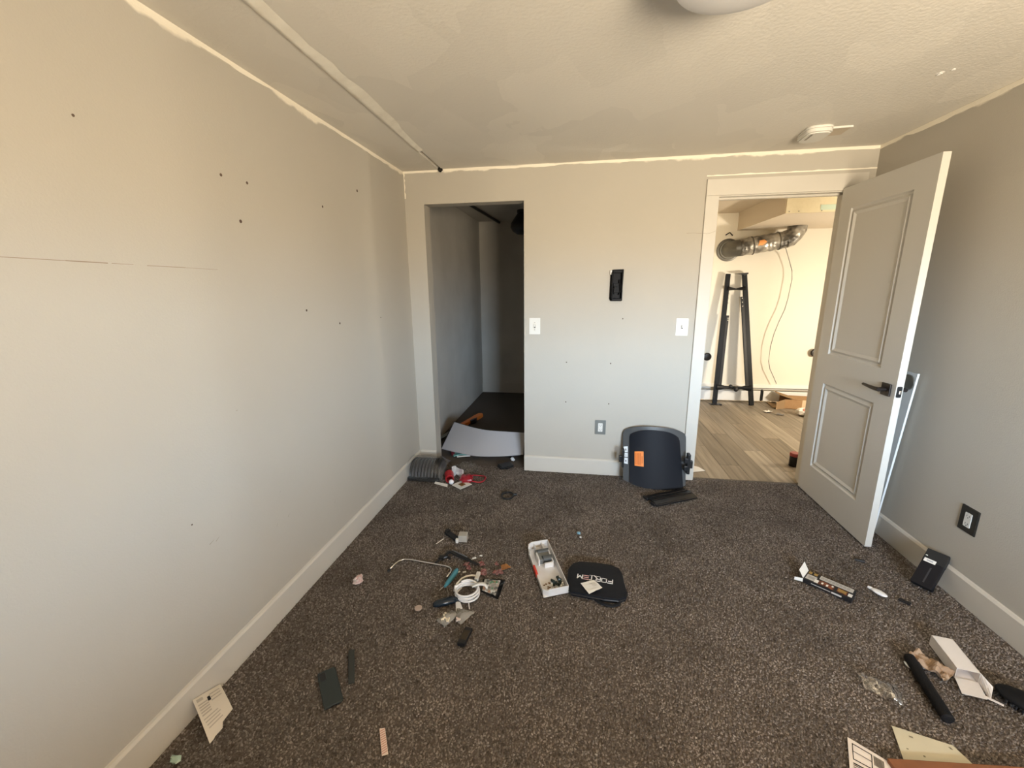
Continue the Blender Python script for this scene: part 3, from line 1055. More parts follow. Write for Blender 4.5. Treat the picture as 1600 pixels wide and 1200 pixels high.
# baseboard heater along the far wall
ht = thing('baseboard_heater', 'long white baseboard heater below the far wall of the next room', 'heater')
M_heat = mat('heater enamel', (.80, .80, .78), .4)
link('front_panel', MB().box(.42, 2.278, HF - .062, HF - .048, .02, .150), M_heat, ht, bevel=.004)
link('front_panel', MB().box(2.312, 4.38, HF - .062, HF - .048, .02, .150), M_heat, ht, bevel=.004)
mb = MB()
mb.prism([(HF - .048, .185), (HF - .056, .19), (HF, .222), (HF, .21)], .42, 4.38, Matrix(((0, 0, 1, 0), (1, 0, 0, 0), (0, 1, 0, 0), (0, 0, 0, 1))))
link('top_cover', mb, M_heat, ht)
link('back_plate', MB().box(.42, 4.38, HF - .008, HF, .02, .20), M_heat, ht)
link('damper', MB().box(.42, 4.38, HF - .048, HF - .042, .158, .168), mat('heater damper', (.42, .38, .30), .5), ht)
link('element_shadow_gap', MB().box(.42, 4.38, HF - .035, HF - .010, .03, .145), mat('heater fins', (.05, .05, .045), .6), ht)
link('joint_post', MB().box(2.288, 2.302, HF - .060, HF - .045, .02, .17), M_black, ht)
for nm, lab, x, z in (('round_knob', 'round black knob low on the far wall at the left edge of the doorway', 1.606, .575), ('round_knob', 'round dark knob low on the far wall beside the open door edge', 2.842, .645)):
    mb = MB().lathe([(.028, 0), (.024, .02), (.022, .03), (.046, .034), (.05, .05), (.042, .06), (.012, .064)], 20, Matrix.Translation((x, HF, z)) @ Matrix.Rotation(PI / 2, 4, 'X'))
    one(nm, lab, 'knob', mb, M_bronze, smooth=2)
# opened carton beside the heater
cb = thing('cardboard_box', 'open brown cardboard carton lying on the plank floor by the heater', 'box', (2.60, 5.43, .002), -.12)
mb = MB()
mb.box(-.13, .30, -.10, .12, 0, .006)
mb.box(-.13, .30, -.10, -.095, 0, .115)
mb.box(-.13, .30, .115, .12, 0, .115)
mb.box(.295, .30, -.10, .12, 0, .115)
mb.box(-.04, .30, -.10, .12, .112, .117)
link('carton', mb, M_brown, cb)
mb = MB()
mb.sheet(bil((-.13, -.10, .006), (-.13, .12, .006), (-.26, .14, .012), (-.26, -.13, .012)), 2, 2, .004)
mb.sheet(bil((-.04, -.10, .117), (-.04, .12, .117), (-.20, .13, .165), (-.17, -.02, .150)), 2, 2, .004)
mb.sheet(bil((-.13, -.10, .0), (-.13, -.10, .115), (-.24, -.17, .09), (-.24, -.17, .0)), 2, 2, .004)
link('flap', mb, mat('cardboard inside', (.30, .20, .11), .85, spec=.1), cb)
link('packing_tape', MB().box(.05, .12, -.1012, -.1, .0, .115), mat('pale tape', (.70, .52, .34), .4), cb)
wbg = thing('plastic_bag', 'small white and red packet with black lid behind the door edge on the planks', 'packet', (2.50, 5.03, .002))
mb = MB().ball((.03, .03, .045), .075, .06, .05, 10, 8, jit=.18)
link('pouch', mb, mat('white pouch', (.75, .70, .62), .6), wbg)
link('red_print', MB().ball((.03, .005, .072), .035, .035, .022, 8, 6, jit=.1), mat('faded red', (.62, .25, .18), .6), wbg)
link('black_lid', MB().lathe([(.034, -.01), (.036, .01), (.02, .014), (.001, .014)], 18, Matrix.Translation((.045, -.055, .036)) @ Matrix.Rotation(PI / 2.3, 4, 'X')), M_gloss, wbg, smooth=2)
for lab, x, y, w, a, m in (('small white packet with black edge on the planks', 2.20, 5.16, .085, .5, M_paper), ('dark crumpled scrap lying nearest the white packet on the planks', 2.29, 5.05, .07, -.5, M_ink)):
    mb = MB().sheet(lambda uu, vv: ((uu - .5) * w, (vv - .5) * w * .6, .012 + .012 * noise.noise((uu * 3 + x, vv * 3, 1))), 4, 3, .004)
    o = one('litter_scrap', lab, 'litter', mb, m, (x, y, .004), (0, 0, a))
    if m is M_paper:
        link('dark_edge', MB().box(-w / 2, w / 2 - .02, -w * .34, -w * .26, .004, .010), M_black, o)
rb = thing('red_can', 'dark red and black container just visible past the door hinge edge', 'container', (1.768, 3.56, .002))
link('can_body', MB().lathe([(.034, 0), (.036, .004), (.036, .085)], 20), M_gloss, rb, smooth=2)
link('can_lid', MB().lathe([(.036, .086), (.038, .088), (.038, .108), (.034, .114), (.001, .114)], 20), mat('maroon lid', (.30, .05, .05), .4), rb, smooth=2)
mb = MB().sheet(bil((.925, 3.31, .008), (1.025, 3.352, .006), (.99, 3.41, .010), (.94, 3.43, .014)), 4, 4, .0012)
one('torn_paper', 'pointed scrap of pale paper on the floor at the left door jamb', 'paper', mb, M_paper)

# ------------------------------------------------------------------ things on the carpet, far to near
FZ = .0075     # top of the carpet pile
# curved grey panel across the closet opening
fr = [(-1.19, 3.389, .062), (-1.027, 3.336, .055), (-.844, 3.289, .052), (-.651, 3.301, .055), (-.45, 3.345, .062)]
bk = [(-1.145, 3.656, .225), (-.963, 3.55, .222), (-.799, 3.483, .22), (-.651, 3.468, .22), (-.45, 3.462, .22)]


def curve_at(L, u_):
    f = u_ * (len(L) - 1)
    i = min(int(f), len(L) - 2)
    f -= i
    p0, p1, p2, p3 = (Vector(L[max(0, min(len(L) - 1, i + k))]) for k in (-1, 0, 1, 2))
    return .5 * ((2 * p1) + (p2 - p0) * f + (2 * p0 - 5 * p1 + 4 * p2 - p3) * f * f + (3 * p1 - p0 - 3 * p2 + p3) * f ** 3)


M_gpan = mat('grey laminate', (.40, .40, .42), .45, spec=.4)
cp_ = thing('curved_panel', 'curved light grey panel lying across the closet opening', 'panel')
mb = MB().sheet(lambda u_, v_: curve_at(fr, u_).lerp(curve_at(bk, u_), v_), 24, 4, .010)
link('panel_face', mb, M_gpan, cp_, smooth=2)
mb = MB()
mb.tube([curve_at(bk, i / 16) + Vector((0, .004, -.003)) for i in range(17)], .006, 6)
mb.tube([Vector(fr[0]).lerp(Vector(bk[0]), i / 4) + Vector((-.005, 0, -.004)) for i in range(5)], .006, 6)
link('dark_edging', mb, M_black, cp_)
link('rear_prop', MB().box(-1.10, -1.04, 3.50, 3.54, 0, .14), M_black, cp_)
link('rear_prop', MB().box(-.62, -.56, 3.42, 3.45, 0, .15), M_black, cp_)
# orange saw handle
sw = thing('hand_saw', 'orange-handled saw lying on the closet carpet behind the grey panel', 'saw', (-1.155, 4.33, .02), math.atan2(.40, .115))
ol = [(-.26, -.026), (-.16, -.030), (-.08, -.022), (0, -.034), (.12, -.036), (.20, -.030), (.235, 0), (.215, .036), (.12, .042), (.03, .034), (-.03, .036), (-.10, .030), (-.26, .034)]
link('handle', MB().prism(ol, -.012, .028), mat('orange plastic', (.72, .20, .035), .4), sw, bevel=.008, smooth=0)
link('grip_insert', MB().prism([(-.09, -.044), (0, -.048), (.05, -.036), (.01, -.022), (-.07, -.018)], -.012, .030), M_black, sw)
link('blade', MB().box(-.62, -.24, -.02, .03, .002, .005), M_nickel, sw)
# bits beneath the panel
ts = thing('teal_packet', 'teal and white packet half under the grey panel', 'packet', (-1.02, 3.385, FZ), .35)
link('packet', MB().sheet(lambda u_, v_: ((u_ - .5) * .12, (v_ - .5) * .07, .012 + .012 * math.sin(u_ * 3)), 6, 4, .008), mat('teal print', (.20, .42, .40), .4), ts)
link('white_edge', MB().box(-.03, .085, -.046, -.034, .002, .012), M_paper, ts)
one('maroon_tube', 'small dark maroon tube end under the left of the grey panel', 'tube', MB().lathe([(.016, 0), (.018, .004), (.018, .055), (.012, .06)], 14), mat('maroon plastic', (.10, .012, .02), .4), (-1.085, 3.385, FZ), smooth=2)
one('glass_bit', 'small clear sparkling bit at the right end of the grey panel', 'litter', MB().ball((0, 0, .015), .02, .016, .016, 7, 5, jit=.3), mat('clear bit', (.75, .78, .80), .1, spec=1.), (-.54, 3.33, FZ))
bt = thing('black_module', 'small black plastic block on the carpet before the closet opening', 'module', (-.578, 3.205, FZ), .62)
link('body', MB().box(-.055, .055, -.04, .04, 0, .020), M_black, bt, bevel=.004)
link('lug', MB().box(-.065, -.052, -.03, .025, 0, .012), M_black, bt, bevel=.002)
link('lug', MB().box(.050, .062, -.02, .035, 0, .014), M_black, bt, bevel=.002)
link('lug', MB().box(-.02, .02, -.052, -.038, 0, .012), M_black, bt, bevel=.002)
rg = thing('black_ring', 'black rubber ring with a tab lying alone mid-carpet', 'ring', (-.478, 2.706, FZ))
ring = [(.042 * math.cos(2 * PI * k / 24), .050 * math.sin(2 * PI * k / 24), .006) for k in range(25)]
link('loop', MB().tube(ring, .0065, 8, cap=False), M_black, rg, smooth=1)
link('tab', MB().box(.038, .070, .002, .022, .001, .011), M_black, rg, rot=(0, 0, .25), bevel=.003)

# ribbed black part in clear plastic in the far corner
cg = thing('ribbed_vent_hose', 'black ribbed half-round part in clear plastic wrap in the far left corner', 'vent part', (-1.160, 2.985, FZ), .02)


def arch(xx, rr_, n=14, base=.0):
    return [(xx, -rr_ * math.cos(PI * k / n) * .95, base + rr_ * math.sin(PI * k / n)) for k in range(n + 1)]


mb = MB()
prev = None
for i in range(46):
    f = i / 45
    xx = -.125 + .235 * f
    rr_ = .117 + .003 * math.cos(f * 9 * 2 * PI)
    rowv = arch(xx, rr_)
    k = len(mb.v)
    mb.v += rowv
    if prev is not None:
        for j in range(14):
            mb.f.append((prev + j, k + j, k + j + 1, prev + j + 1))
    else:
        mb.f.append(tuple(range(k + 14, k - 1, -1)))
    prev = k
mb.f.append(tuple(range(prev, prev + 15)))
M_rib = mat('charcoal plastic', (.060, .060, .064), .4)
link('ribbed_shell', mb, M_rib, cg, smooth=2)
for i in range(9):
    mb = MB()
    mb.tube(arch(-.125 + .235 * i / 9 + .013, .122), .0075, 6)
    link('rib', mb, M_black, cg)
link('end_cap', MB().prism([(p[1] * .9, p[2] * .9) for p in arch(0, .117)], .108, .116, Matrix(((0, 0, 1, 0), (1, 0, 0, 0), (0, 1, 0, 0), (0, 0, 0, 1)))), mat('grey end cap', (.12, .12, .125), .4), cg)
link('base_rail', MB().box(-.13, .125, -.140, -.116, 0, .024), M_black, cg, bevel=.003)
mb = MB()
mb.sheet(lambda u_, v_: (-.145 + .30 * u_ + .010 * noise.noise((u_ * 3, v_ * 3, 2)), -.150 * math.cos(PI * v_) + .010 * noise.noise((u_ * 3, v_ * 3, 7)), .006 + (.138 - .05 * max(0, u_ - .75) / .25) * math.sin(PI * v_) + .010 * noise.noise((u_ * 4, v_ * 3, 4)) * math.sin(PI * v_)), 16, 14, .0004)
link('plastic_wrap', mb, M_film, cg, smooth=1)
one('clear_wrap', 'crumpled clear plastic film piled beside the red cup', 'plastic film', MB().sheet(lambda u_, v_: ((u_ - .5) * .17, (v_ - .5) * .17, .012 + .075 * math.sin(PI * u_) * math.sin(PI * v_) * (.5 + .8 * abs(noise.noise((u_ * 5, v_ * 5, 3)))) + .02 * noise.noise((u_ * 9, v_ * 9, 1)) * math.sin(PI * v_)), 20, 20, .0004), M_film, (-.885, 3.105, FZ), (0, 0, .4))
rc = thing('red_cup', 'small red plastic cup lying on its side beside the ribbed black part', 'cup', (-.962, 2.885, FZ + .034), rot=(PI / 2, 0, .35))
link('cup_body', MB().lathe([(.036, -.045), (.031, .045), (.026, .045), (.031, -.040)], 20), M_red, rc, smooth=2)
one('red_sack', 'crumpled dark red wrapper behind the photo slide', 'wrapper', MB().ball((0, 0, .02), .055, .05, .028, 10, 8, jit=.16), mat('dark red film', (.30, .012, .022), .3), (-.830, 2.900, FZ))
one('red_loop', 'thin dark red cord loop right of the red wrapper', 'cord', MB().tube([(.065 * math.cos(2 * PI * k / 20), .062 * math.sin(2 * PI * k / 20), .008 + .004 * math.sin(k)) for k in range(21)], .0055, 6, cap=False), MATS['dark red film'], (-.755, 2.935, FZ))
one('foil_wrapper', 'folded silver foil wrapper standing between the red pieces', 'wrapper', MB().sheet(lambda u_, v_: ((u_ - .5) * .09 + .012 * noise.noise((u_ * 3, v_ * 3, 5)), .03 * math.sin(u_ * 5), .004 + .085 * v_ * (1 - .25 * u_) + .012 * noise.noise((u_ * 4, v_ * 4, 9))), 8, 8, .001), mat('white silver foil', (.82, .82, .80), .25, metal=.5), (-.915, 2.955, FZ), (0, 0, .3))
one('white_ball', 'white ping-pong-sized ball in front of the red cup', 'ball', MB().ball((0, 0, .019), .019, None, None, 20, 12), mat('glossy white', (.85, .87, .92), .25), (-.93, 2.83, FZ), smooth=1)
sl = thing('photo_slide', 'white framed photo slide with a dark golden picture, lying by the white ball', 'slide', (-.846, 2.823, FZ + .004), -.62)
link('slide_mount', MB().box(-.052, .052, -.056, .056, 0, .003), M_white, sl)
link('picture', MB().box(-.024, .022, -.020, .022, .003, .0036), mat('golden picture', (.30, .15, .03), .3, var=(70, (.04, .02, .01), .12)), sl)
mb = MB().sheet(bil((-1.06, 2.815, .012), (-.945, 2.775, .010), (-.955, 2.815, .014), (-1.06, 2.84, .016)), 3, 3, .001)
one('white_card', 'white card edge sticking out under the ribbed black part', 'card', mb, M_paper)

# black shield leaning on the back wall
M_shell = mat('blue-black plastic', (.011, .0125, .017), .55, spec=.14)
sh = thing('face_shield', 'curved black plastic shield with orange label leaning against the back wall', 'shield', (.575, 3.005, FZ))


def shell(w, h, bulge, rad, lean, z0):
    def fn(u_, v_):
        x_ = (u_ - .5) * w
        s_ = 2 * u_ - 1
        top = h - .026 * s_ ** 4 - .026 * s_ * s_ - .010 * u_
        z_ = z0 + (top - z0) * v_ + (.020 * s_ * s_ * s_ * s_ - .018 * u_) * (1 - v_)
        xs_ = x_ * (1 - .03 * (1 - v_)) * (1 - rad * max(0, v_ - .93) * 3)
        return Vector((xs_, lean * v_ - bulge * (1 - s_ * s_) + .02, z_))
    return fn


mb = MB().sheet(shell(.462, .432, .045, .25, .135, .012), 24, 16, .0025)
link('outer_shell', mb, mat('smoked plastic', (.085, .09, .095), .38, spec=.35, alpha=.88), sh, smooth=2)
mb = MB().sheet(lambda u_, v_: shell(.362, .412, .030, .2, .128, .006)(u_, v_) + Vector((-.004 + .030 * (1 - v_) * u_, -.032, 0)), 20, 16, .006)
link('inner_panel', mb, M_shell, sh, smooth=2)
fs = shell(.462, .432, .045, .25, .135, .012)
mb = MB()
for v0, v1 in ((.33, .445), (.46, .535), (.55, .66)):
    mb.sheet(lambda u_, v_: fs(.012 + .062 * u_, v0 + (v1 - v0) * v_) + Vector((0, -.003, 0)), 3, 3, .0008)
lbw = link('white_label', mb, mat('white label', (.80, .84, .86), .5), sh)
mb = MB()
for v0, v1 in ((.37, .40), (.49, .50), (.58, .62)):
    mb.sheet(lambda u_, v_: fs(.034 + .018 * u_, v0 + (v1 - v0) * v_) + Vector((0, -.0045, 0)), 2, 2, .0004)
link('label_print', mb, M_ink, lbw)
fi = lambda u_, v_: shell(.362, .412, .030, .2, .128, .006)(u_, v_) + Vector((-.004 + .030 * (1 - v_) * u_, -.0336, 0))
mb = MB().sheet(lambda u_, v_: fi(.095 + .170 * u_, .365 + .265 * v_), 3, 3, .0006)
ol_ = link('orange_label', mb, M_orange, sh)
mb = MB()
for k in range(5):
    mb.sheet(lambda u_, v_: fi(.113 + .022 * k + .009 * u_, .39 + .21 * v_) + Vector((0, -.0008, 0)), 1, 2, .0003)
mb.sheet(lambda u_, v_: fi(.228 + .012 * u_, .42 + .13 * v_) + Vector((0, -.0008, 0)), 1, 2, .0003)
link('label_lines', mb, mat('brown ink', (.45, .10, .015), .6), ol_)
mb = MB()
mb.box(.218, .240, .0, .05, .110, .262)
mb.box(.236, .258, .005, .035, .155, .212)
mb.box(.196, .222, -.004, .02, .135, .175)
mb.box(.196, .222, -.004, .02, .195, .235)
link('hinge_knob', mb, M_black, sh, bevel=.004)
mb = MB()
mb.box(-.242, -.226, .0, .04, .135, .275)
mb.box(-.262, -.240, .006, .03, .175, .225)
link('hinge_knob', mb, M_black, sh, bevel=.004)

bt = thing('black_tray', 'flat black slotted tray lying in front of the leaning shield', 'tray', (.655, 2.835, FZ), math.atan2(.155, .29))
mb = MB().sheet(lambda u_, v_: ((u_ - .5) * .335, (v_ - .5) * .15, .020 + .008 * math.cos((v_ - .42) * 5.2)), 4, 12, .010)
link('tray_body', mb, M_black, bt)
mb = MB()
for yy in (-.070, -.030, .012):
    mb.box(-.160, .160, yy, yy + .009, .022 if yy > -.06 else .010, .032 if yy > -.06 else .018)
link('ridge', mb, M_gloss, bt, bevel=.003)
link('end_lug', MB().box(-.182, -.160, -.062, -.018, .002, .018), M_black, bt, bevel=.003)
link('end_lug', MB().box(-.178, -.160, .022, .070, .004, .020), M_black, bt, bevel=.003)

# ------------------------------------------------------------------ middle of the carpet
pc = thing('plastic_clip', 'small black angled clip left of the pale cube', 'clip', (-.718, 2.160, FZ), math.atan2(-.075, .10))
link('bar', MB().box(-.062, .055, -.016, .018, 0, .014), M_black, pc, bevel=.003)
link('tip', MB().box(-.066, -.045, -.008, .020, .012, .022), M_black, pc, bevel=.002)
pcu = thing('plastic_cube', 'small translucent grey cube with a white foot right of the black clip', 'cube', (-.645, 2.135, FZ), .1)
link('cube', MB().box(-.026, .026, -.02, .03, 0, .042), mat('milky plastic', (.40, .38, .34), .3), pcu, bevel=.004)
link('white_foot', MB().box(-.040, -.024, -.03, -.012, 0, .024), M_white, pcu, bevel=.002)
br = thing('wiper_arm', 'black bent bracket arm lying above the silver rod', 'bracket', (0, 0, FZ))
link('arm', MB().tube([(-.735, 1.905, .006), (-.712, 1.945, .008), (-.690, 1.999, .012), (-.672, 1.998, .014), (-.62, 1.972, .012), (-.57, 1.955, .010), (-.505, 1.922, .008)], [.006, .008, .010, .011, .011, .010, .007], 8, flat=.7), M_black, br, smooth=2)
mb = MB()
mb.tube([(-.705, 1.952, .008), (-.685, 1.962, .010), (-.668, 1.950, .008)], .007, 8)
mb.box(-.728, -.702, 1.935, 1.960, .001, .016)
link('fork', mb, M_black, br)
link('grey_strip', MB().tube([(-.668, 2.006, .018), (-.62, 1.985, .018), (-.575, 1.965, .016)], .004, 6), mat('grey rubber', (.12, .12, .13), .5), br)
rd = thing('bent_rod', 'thin silver rod with bent ends and a black tip', 'rod', (0, 0, FZ))
link('rod', MB().tube([(-.955, 1.822, .006), (-.948, 1.865, .006), (-.938, 1.890, .006), (-.918, 1.908, .006), (-.884, 1.912, .006), (-.771, 1.899, .006), (-.668, 1.887, .006), (-.645, 1.878, .007), (-.633, 1.860, .008), (-.631, 1.841, .008), (-.639, 1.800, .008)], .0046, 8), M_chrome, rd, smooth=1)
link('black_tip', MB().ball((-.957, 1.812, .006), .010, .012, .007, 8, 6), M_black, rd)
sd = thing('hobby_tool', 'small teal tapered hand tool at the end of the silver rod', 'tool', (-.612, 1.80, FZ), -.14)
link('handle', MB().tube([(0, .062, .010), (.002, .04, .011), (0, -.01, .010), (-.004, -.05, .008), (-.006, -.068, .006)], [.010, .014, .013, .010, .006], 10), mat('teal plastic', (.055, .20, .25), .4), sd, smooth=2)
mb = MB()
mb.tube([(-.010, -.062, .006), (-.022, -.100, .004)], .002, 6)
mb.tube([(.002, -.064, .006), (.030, -.105, .004), (.045, -.14, .004)], .002, 6)
link('wire_end', mb, M_chrome, sd)
# coil of white flat cable
cc = thing('cable_coil', 'coiled white cable with a white plug on the carpet', 'cable', (-.503, 1.700, FZ))
M_cab = mat('white cable', (.74, .73, .72), .4)
mb = MB()
pth = []
for k in range(97):
    w = 2 * PI * k / 24 + 2.4
    rr_ = .054 - .0015 * math.sin(k * .4)
    pth.append((rr_ * math.cos(w) + .003 * math.sin(k * .13), rr_ * 1.02 * math.sin(w), .006 + .036 * k / 96))
mb.tube(pth, .0046, 8, flat=1.0)
link('loops', mb, M_cab, cc, smooth=1)
pth = [(-.056, -.005, .034), (-.060, .03, .034), (-.048, .075, .030), (-.030, .100, .026), (-.008, .118, .020), (.014, .126, .014)]
link('cable_end', MB().tube(pth, .0048, 8), mat('cream cable', (.72, .68, .58), .4), cc, smooth=1)
pg = link('plug', MB().box(.010, .030, .095, .152, .004, .022), M_white, cc, bevel=.004)
link('plug_contact', MB().box(.014, .026, .080, .096, .008, .017), M_nickel, pg)
link('flat_tail', MB().sheet(lambda u_, v_: (.024 + .074 * u_, .012 + .018 * math.sin(u_ * 2.6) - .024 * max(0, u_ - .75) + .020 * (v_ - .5), .046 + .004 * math.sin(u_ * 3) - .02 * max(0, u_ - .8)), 8, 2, .004), M_cab, cc, smooth=1)
link('tie', MB().tube([(-.062, -.005, .02), (-.058, -.002, .044), (-.046, .004, .046)], .006, 6), M_cab, cc)
link('thin_lead', MB().tube([(.02, -.052, .012), (.028, -.075, .006), (.034, -.09, .004)], .0022, 6), M_cab, cc)
one('dark_tool', 'dark navy folded tool lying left of the white coil', 'tool', MB().tube([(-.052, -.026, .012), (-.040, -.020, .015), (0, 0, .017), (.03, .018, .016), (.05, .028, .012)], [.010, .018, .021, .020, .012], 10, flat=.75), mat('navy plastic', (.010, .017, .026), .22), (-.588, 1.624, FZ), smooth=1)
# printed packet
M_print = bpy.data.materials.new('packet print')
M_print.use_nodes = True
t = M_print.node_tree
b = t.nodes['Principled BSDF']
b.inputs['Roughness'].default_value = .25
g = t.nodes.new('ShaderNodeNewGeometry')
vo = t.nodes.new('ShaderNodeTexVoronoi')
vo.inputs['Scale'].default_value = 75
r = t.nodes.new('ShaderNodeValToRGB')
r.color_ramp.interpolation = 'CONSTANT'
els = [(.0, (.30, .29, .26)), (.3, (.12, .12, .11)), (.45, (.40, .36, .32)), (.6, (.10, .22, .13)), (.7, (.60, .60, .57)), (.85, (.36, .22, .15))]
r.color_ramp.elements[0].color = els[0][1] + (1,)
r.color_ramp.elements[1].position, r.color_ramp.elements[1].color = els[1][0], els[1][1] + (1,)
for p, c in els[2:]:
    e = r.color_ramp.elements.new(p)
    e.color = c + (1,)
sc_ = t.nodes.new('ShaderNodeSeparateColor')
t.links.new(g.outputs['Position'], vo.inputs['Vector'])
t.links.new(vo.outputs['Color'], sc_.inputs[0])
t.links.new(sc_.outputs[0], r.inputs[0])
t.links.new(r.outputs[0], b.inputs['Base Color'])
pk = thing('printed_packet', 'glossy black-edged packet with mottled silver and green contents right of the coil', 'packet', (0, 0, FZ))
fp = bil((-.444, 1.730, .006), (-.350, 1.690, .006), (-.340, 1.828, .008), (-.452, 1.818, .008))
link('packet_film', MB().sheet(lambda u_, v_: fp(u_, v_) + Vector((0, 0, .003 * noise.noise((u_ * 4, v_ * 4, 2)))), 8, 8, .003), M_gloss, pk)
link('contents', MB().sheet(lambda u_, v_: fp(.08 + .74 * u_, .06 + .84 * v_) + Vector((0, 0, .004 + .004 * abs(noise.noise((u_ * 6, v_ * 6, 5))))), 8, 8, .002), M_print, pk)
# bags of plugs
for nm, lab, cor, gm in (('zip_bag', 'clear bag holding beige wall plugs, in front of the navy tool', ((-.600, 1.520), (-.548, 1.490), (-.505, 1.570), (-.548, 1.592)), True), ('zip_bag', 'creased empty grey plastic bag just below the white coil', ((-.512, 1.530), (-.482, 1.512), (-.440, 1.592), (-.530, 1.612)), False)):
    zb = thing(nm, lab, 'bag', (0, 0, FZ))
    fb = bil(*[(p[0], p[1], .006) for p in cor])
    link('film', MB().sheet(lambda u_, v_: fb(u_, v_) + Vector((0, 0, .014 * math.sin(PI * u_) * math.sin(PI * v_) + .006 * noise.noise((u_ * 5, v_ * 5, 3)))), 10, 10, .0005), mat('hazy film', (.42, .40, .36), .25, alpha=.5, spec=.6), zb, smooth=1)
    for k in range(9 if gm else 2):
        px, py = (random.uniform(-.572, -.540), random.uniform(1.518, 1.556)) if gm else (random.uniform(-.508, -.490), random.uniform(1.528, 1.548))
        w = random.uniform(0, PI)
        link('wall_plug', MB().tube([(-.010 * math.cos(w), -.010 * math.sin(w), 0), (.011 * math.cos(w), .011 * math.sin(w), .003)], [.0048, .0035], 7), mat('beige plastic', (.72, .63, .47), .45) if gm else mat('pinkish plastic', (.62, .52, .45), .5), zb, loc=(px, py, .010 + .004 * random.random()))
one('hook_tape', 'white folded strip between the white coil and the grey bag', 'strip', MB().sheet(bil((-.545, 1.642, .016), (-.520, 1.636, .020), (-.500, 1.600, .022), (-.528, 1.590, .010)), 4, 4, .003), M_cab)
one('felt_pad', 'round pinkish felt pad alone left of the beige plugs', 'pad', MB().lathe([(.017, 0), (.018, .004), (.016, .006), (.001, .006)], 18), mat('felt', (.46, .37, .31), .9, var=(160, (.36, .28, .23), .2)), (-.706, 1.582, FZ), smooth=2)
one('pink_wrapper', 'crumpled pink and white candy wrapper near the left baseboard', 'wrapper', MB().ball((0, 0, .013), .024, .028, .016, 9, 7, jit=.32), mat('pink wrapper', (.62, .42, .40), .45, var=(60, (.72, .68, .64), .08)), (-1.076, 1.712, FZ))
pw = thing('power_brick', 'small black block with a dark brown face below the plug bags', 'block', (-.445, 1.449, FZ), -.13)
link('case', MB().box(-.018, .016, -.046, .044, 0, .018), M_black, pw, bevel=.003)
link('brown_face', MB().box(-.014, .013, -.026, .024, .018, .0186), mat('brown face', (.035, .025, .014), .5), pw)
# white tray housing
ty = thing('tool_housing', 'white plastic housing half with a red latch and grey parts inside', 'housing', (0, 0, FZ))
A0, B0, C0, D0 = Vector((-.137, 1.736, 0)), Vector((-.020, 1.788, 0)), Vector((-.166, 2.150, 0)), Vector((-.268, 2.105, 0))   # near-left, near-right, far-right, far-left
ex = (B0 - A0).normalized()
ey = (D0 - A0)
tl = ey.length
ey = ey.normalized()
tw = (B0 - A0).length
MT = Matrix(((ex.x, ey.x, 0, A0.x), (ex.y, ey.y, 0, A0.y), (0, 0, 1, 0), (0, 0, 0, 1)))
H_ = .042
mb = MB()
mb.prism([(.0, 0), (tw, 0), (tw, tl), (.03, tl), (.008, tl - .015), (0, tl - .05)], 0, .004, MT)
mb.box(tw - .004, tw, 0, tl, 0, H_, MT)                         # right wall
mb.prism([(.024, 0), (tw, 0), (tw, .005), (.024, .005)], 0, H_ * .92, MT)      # near wall
mb.prism([(.034, tl - .005), (tw, tl - .005), (tw, tl), (.034, tl)], 0, H_, MT)
cv = [(.034, tl), (.018, tl - .006), (.007, tl - .018), (.002, tl - .04), (.0, tl - .08)]
for p, q_ in zip(cv[:-1], cv[1:]):
    mb.prism([p, (p[0] + .005, p[1] - .004), (q_[0] + .005, q_[1] - .002), q_], 0, H_ * (.98 if p[1] > tl - .03 else .8), MT)
mb.prism([(0, .02), (.005, .02), (.005, tl - .08), (0, tl - .08)], 0, H_ * .55, MT)
mb.prism([(.024, 0), (.0, .02), (.005, .022), (.026, .005)], 0, H_ * .75, MT)
for yy in (tl - .02, ):
    for xx in (.042, .085):
        mb.box(xx, xx + .004, yy - .03, yy + .015, .004, .034, MT)
M_hous = mat('white housing', (.70, .70, .71), .4, var=(30, (.62, .60, .57), .3))
link('shell', mb, M_hous, ty, bevel=.0012)
mb = MB()
mb.prism([(-.003, .14), (.008, .14), (.008, .215), (-.003, .215)], .004, H_ * .62, MT)
link('red_latch', mb, mat('red latch', (.60, .05, .03), .45), ty, bevel=.002)
mb = MB()
mb.box(.035, .105, tl - .155, tl - .060, .004, .030, MT)
gb = link('motor_mount', mb, mat('grey housing', (.17, .175, .165), .5), ty, bevel=.003)
mb = MB().tube([MT @ Vector((.06, tl - .145, .026)), MT @ Vector((.112, tl - .145, .026))], .018, 12)
mb.tube([MT @ Vector((.045, tl - .08, .026)), MT @ Vector((.11, tl - .08, .026))], .014, 12)
link('motor', mb, mat('dark grey plastic', (.07, .075, .075), .45), gb, smooth=2)
mb = MB().box(.032, .040, tl - .165, tl - .10, .004, .040, MT).box(.105, .110, tl - .185, tl - .06, .004, .036, MT).box(.06, .108, tl - .19, tl - .182, .004, .030, MT)
link('inner_rib', mb, M_hous, ty)
mb = MB()
for k in range(9):
    p = MT @ Vector((random.uniform(.065, .112), random.uniform(.04, .095), .010 + .012 * random.random()))
    mb.ball(p, random.uniform(.006, .014), random.uniform(.006, .012), .009, 7, 5, jit=.3)
link('dark_bits', mb, mat('dark green bits', (.012, .022, .018), .4), ty)
mb = MB()
for x_, y_ in ((.112, .050), (.058, .060), (.10, .035)):
    mb.ball(MT @ Vector((x_, y_, .016)), .007, .009, .009, 8, 6)
link('white_bits', mb, M_white, ty)
mb = MB()
for k in range(26):
    p = MT @ Vector((random.uniform(.02, .115), random.uniform(.012, .09), .0042))
    mb.ball(p, .005, .005, .003, 6, 4, jit=.3)
o = link('brown_grit', mb, mat('brown grit', (.20, .12, .06), .9), ty)
o['kind'] = 'stuff'
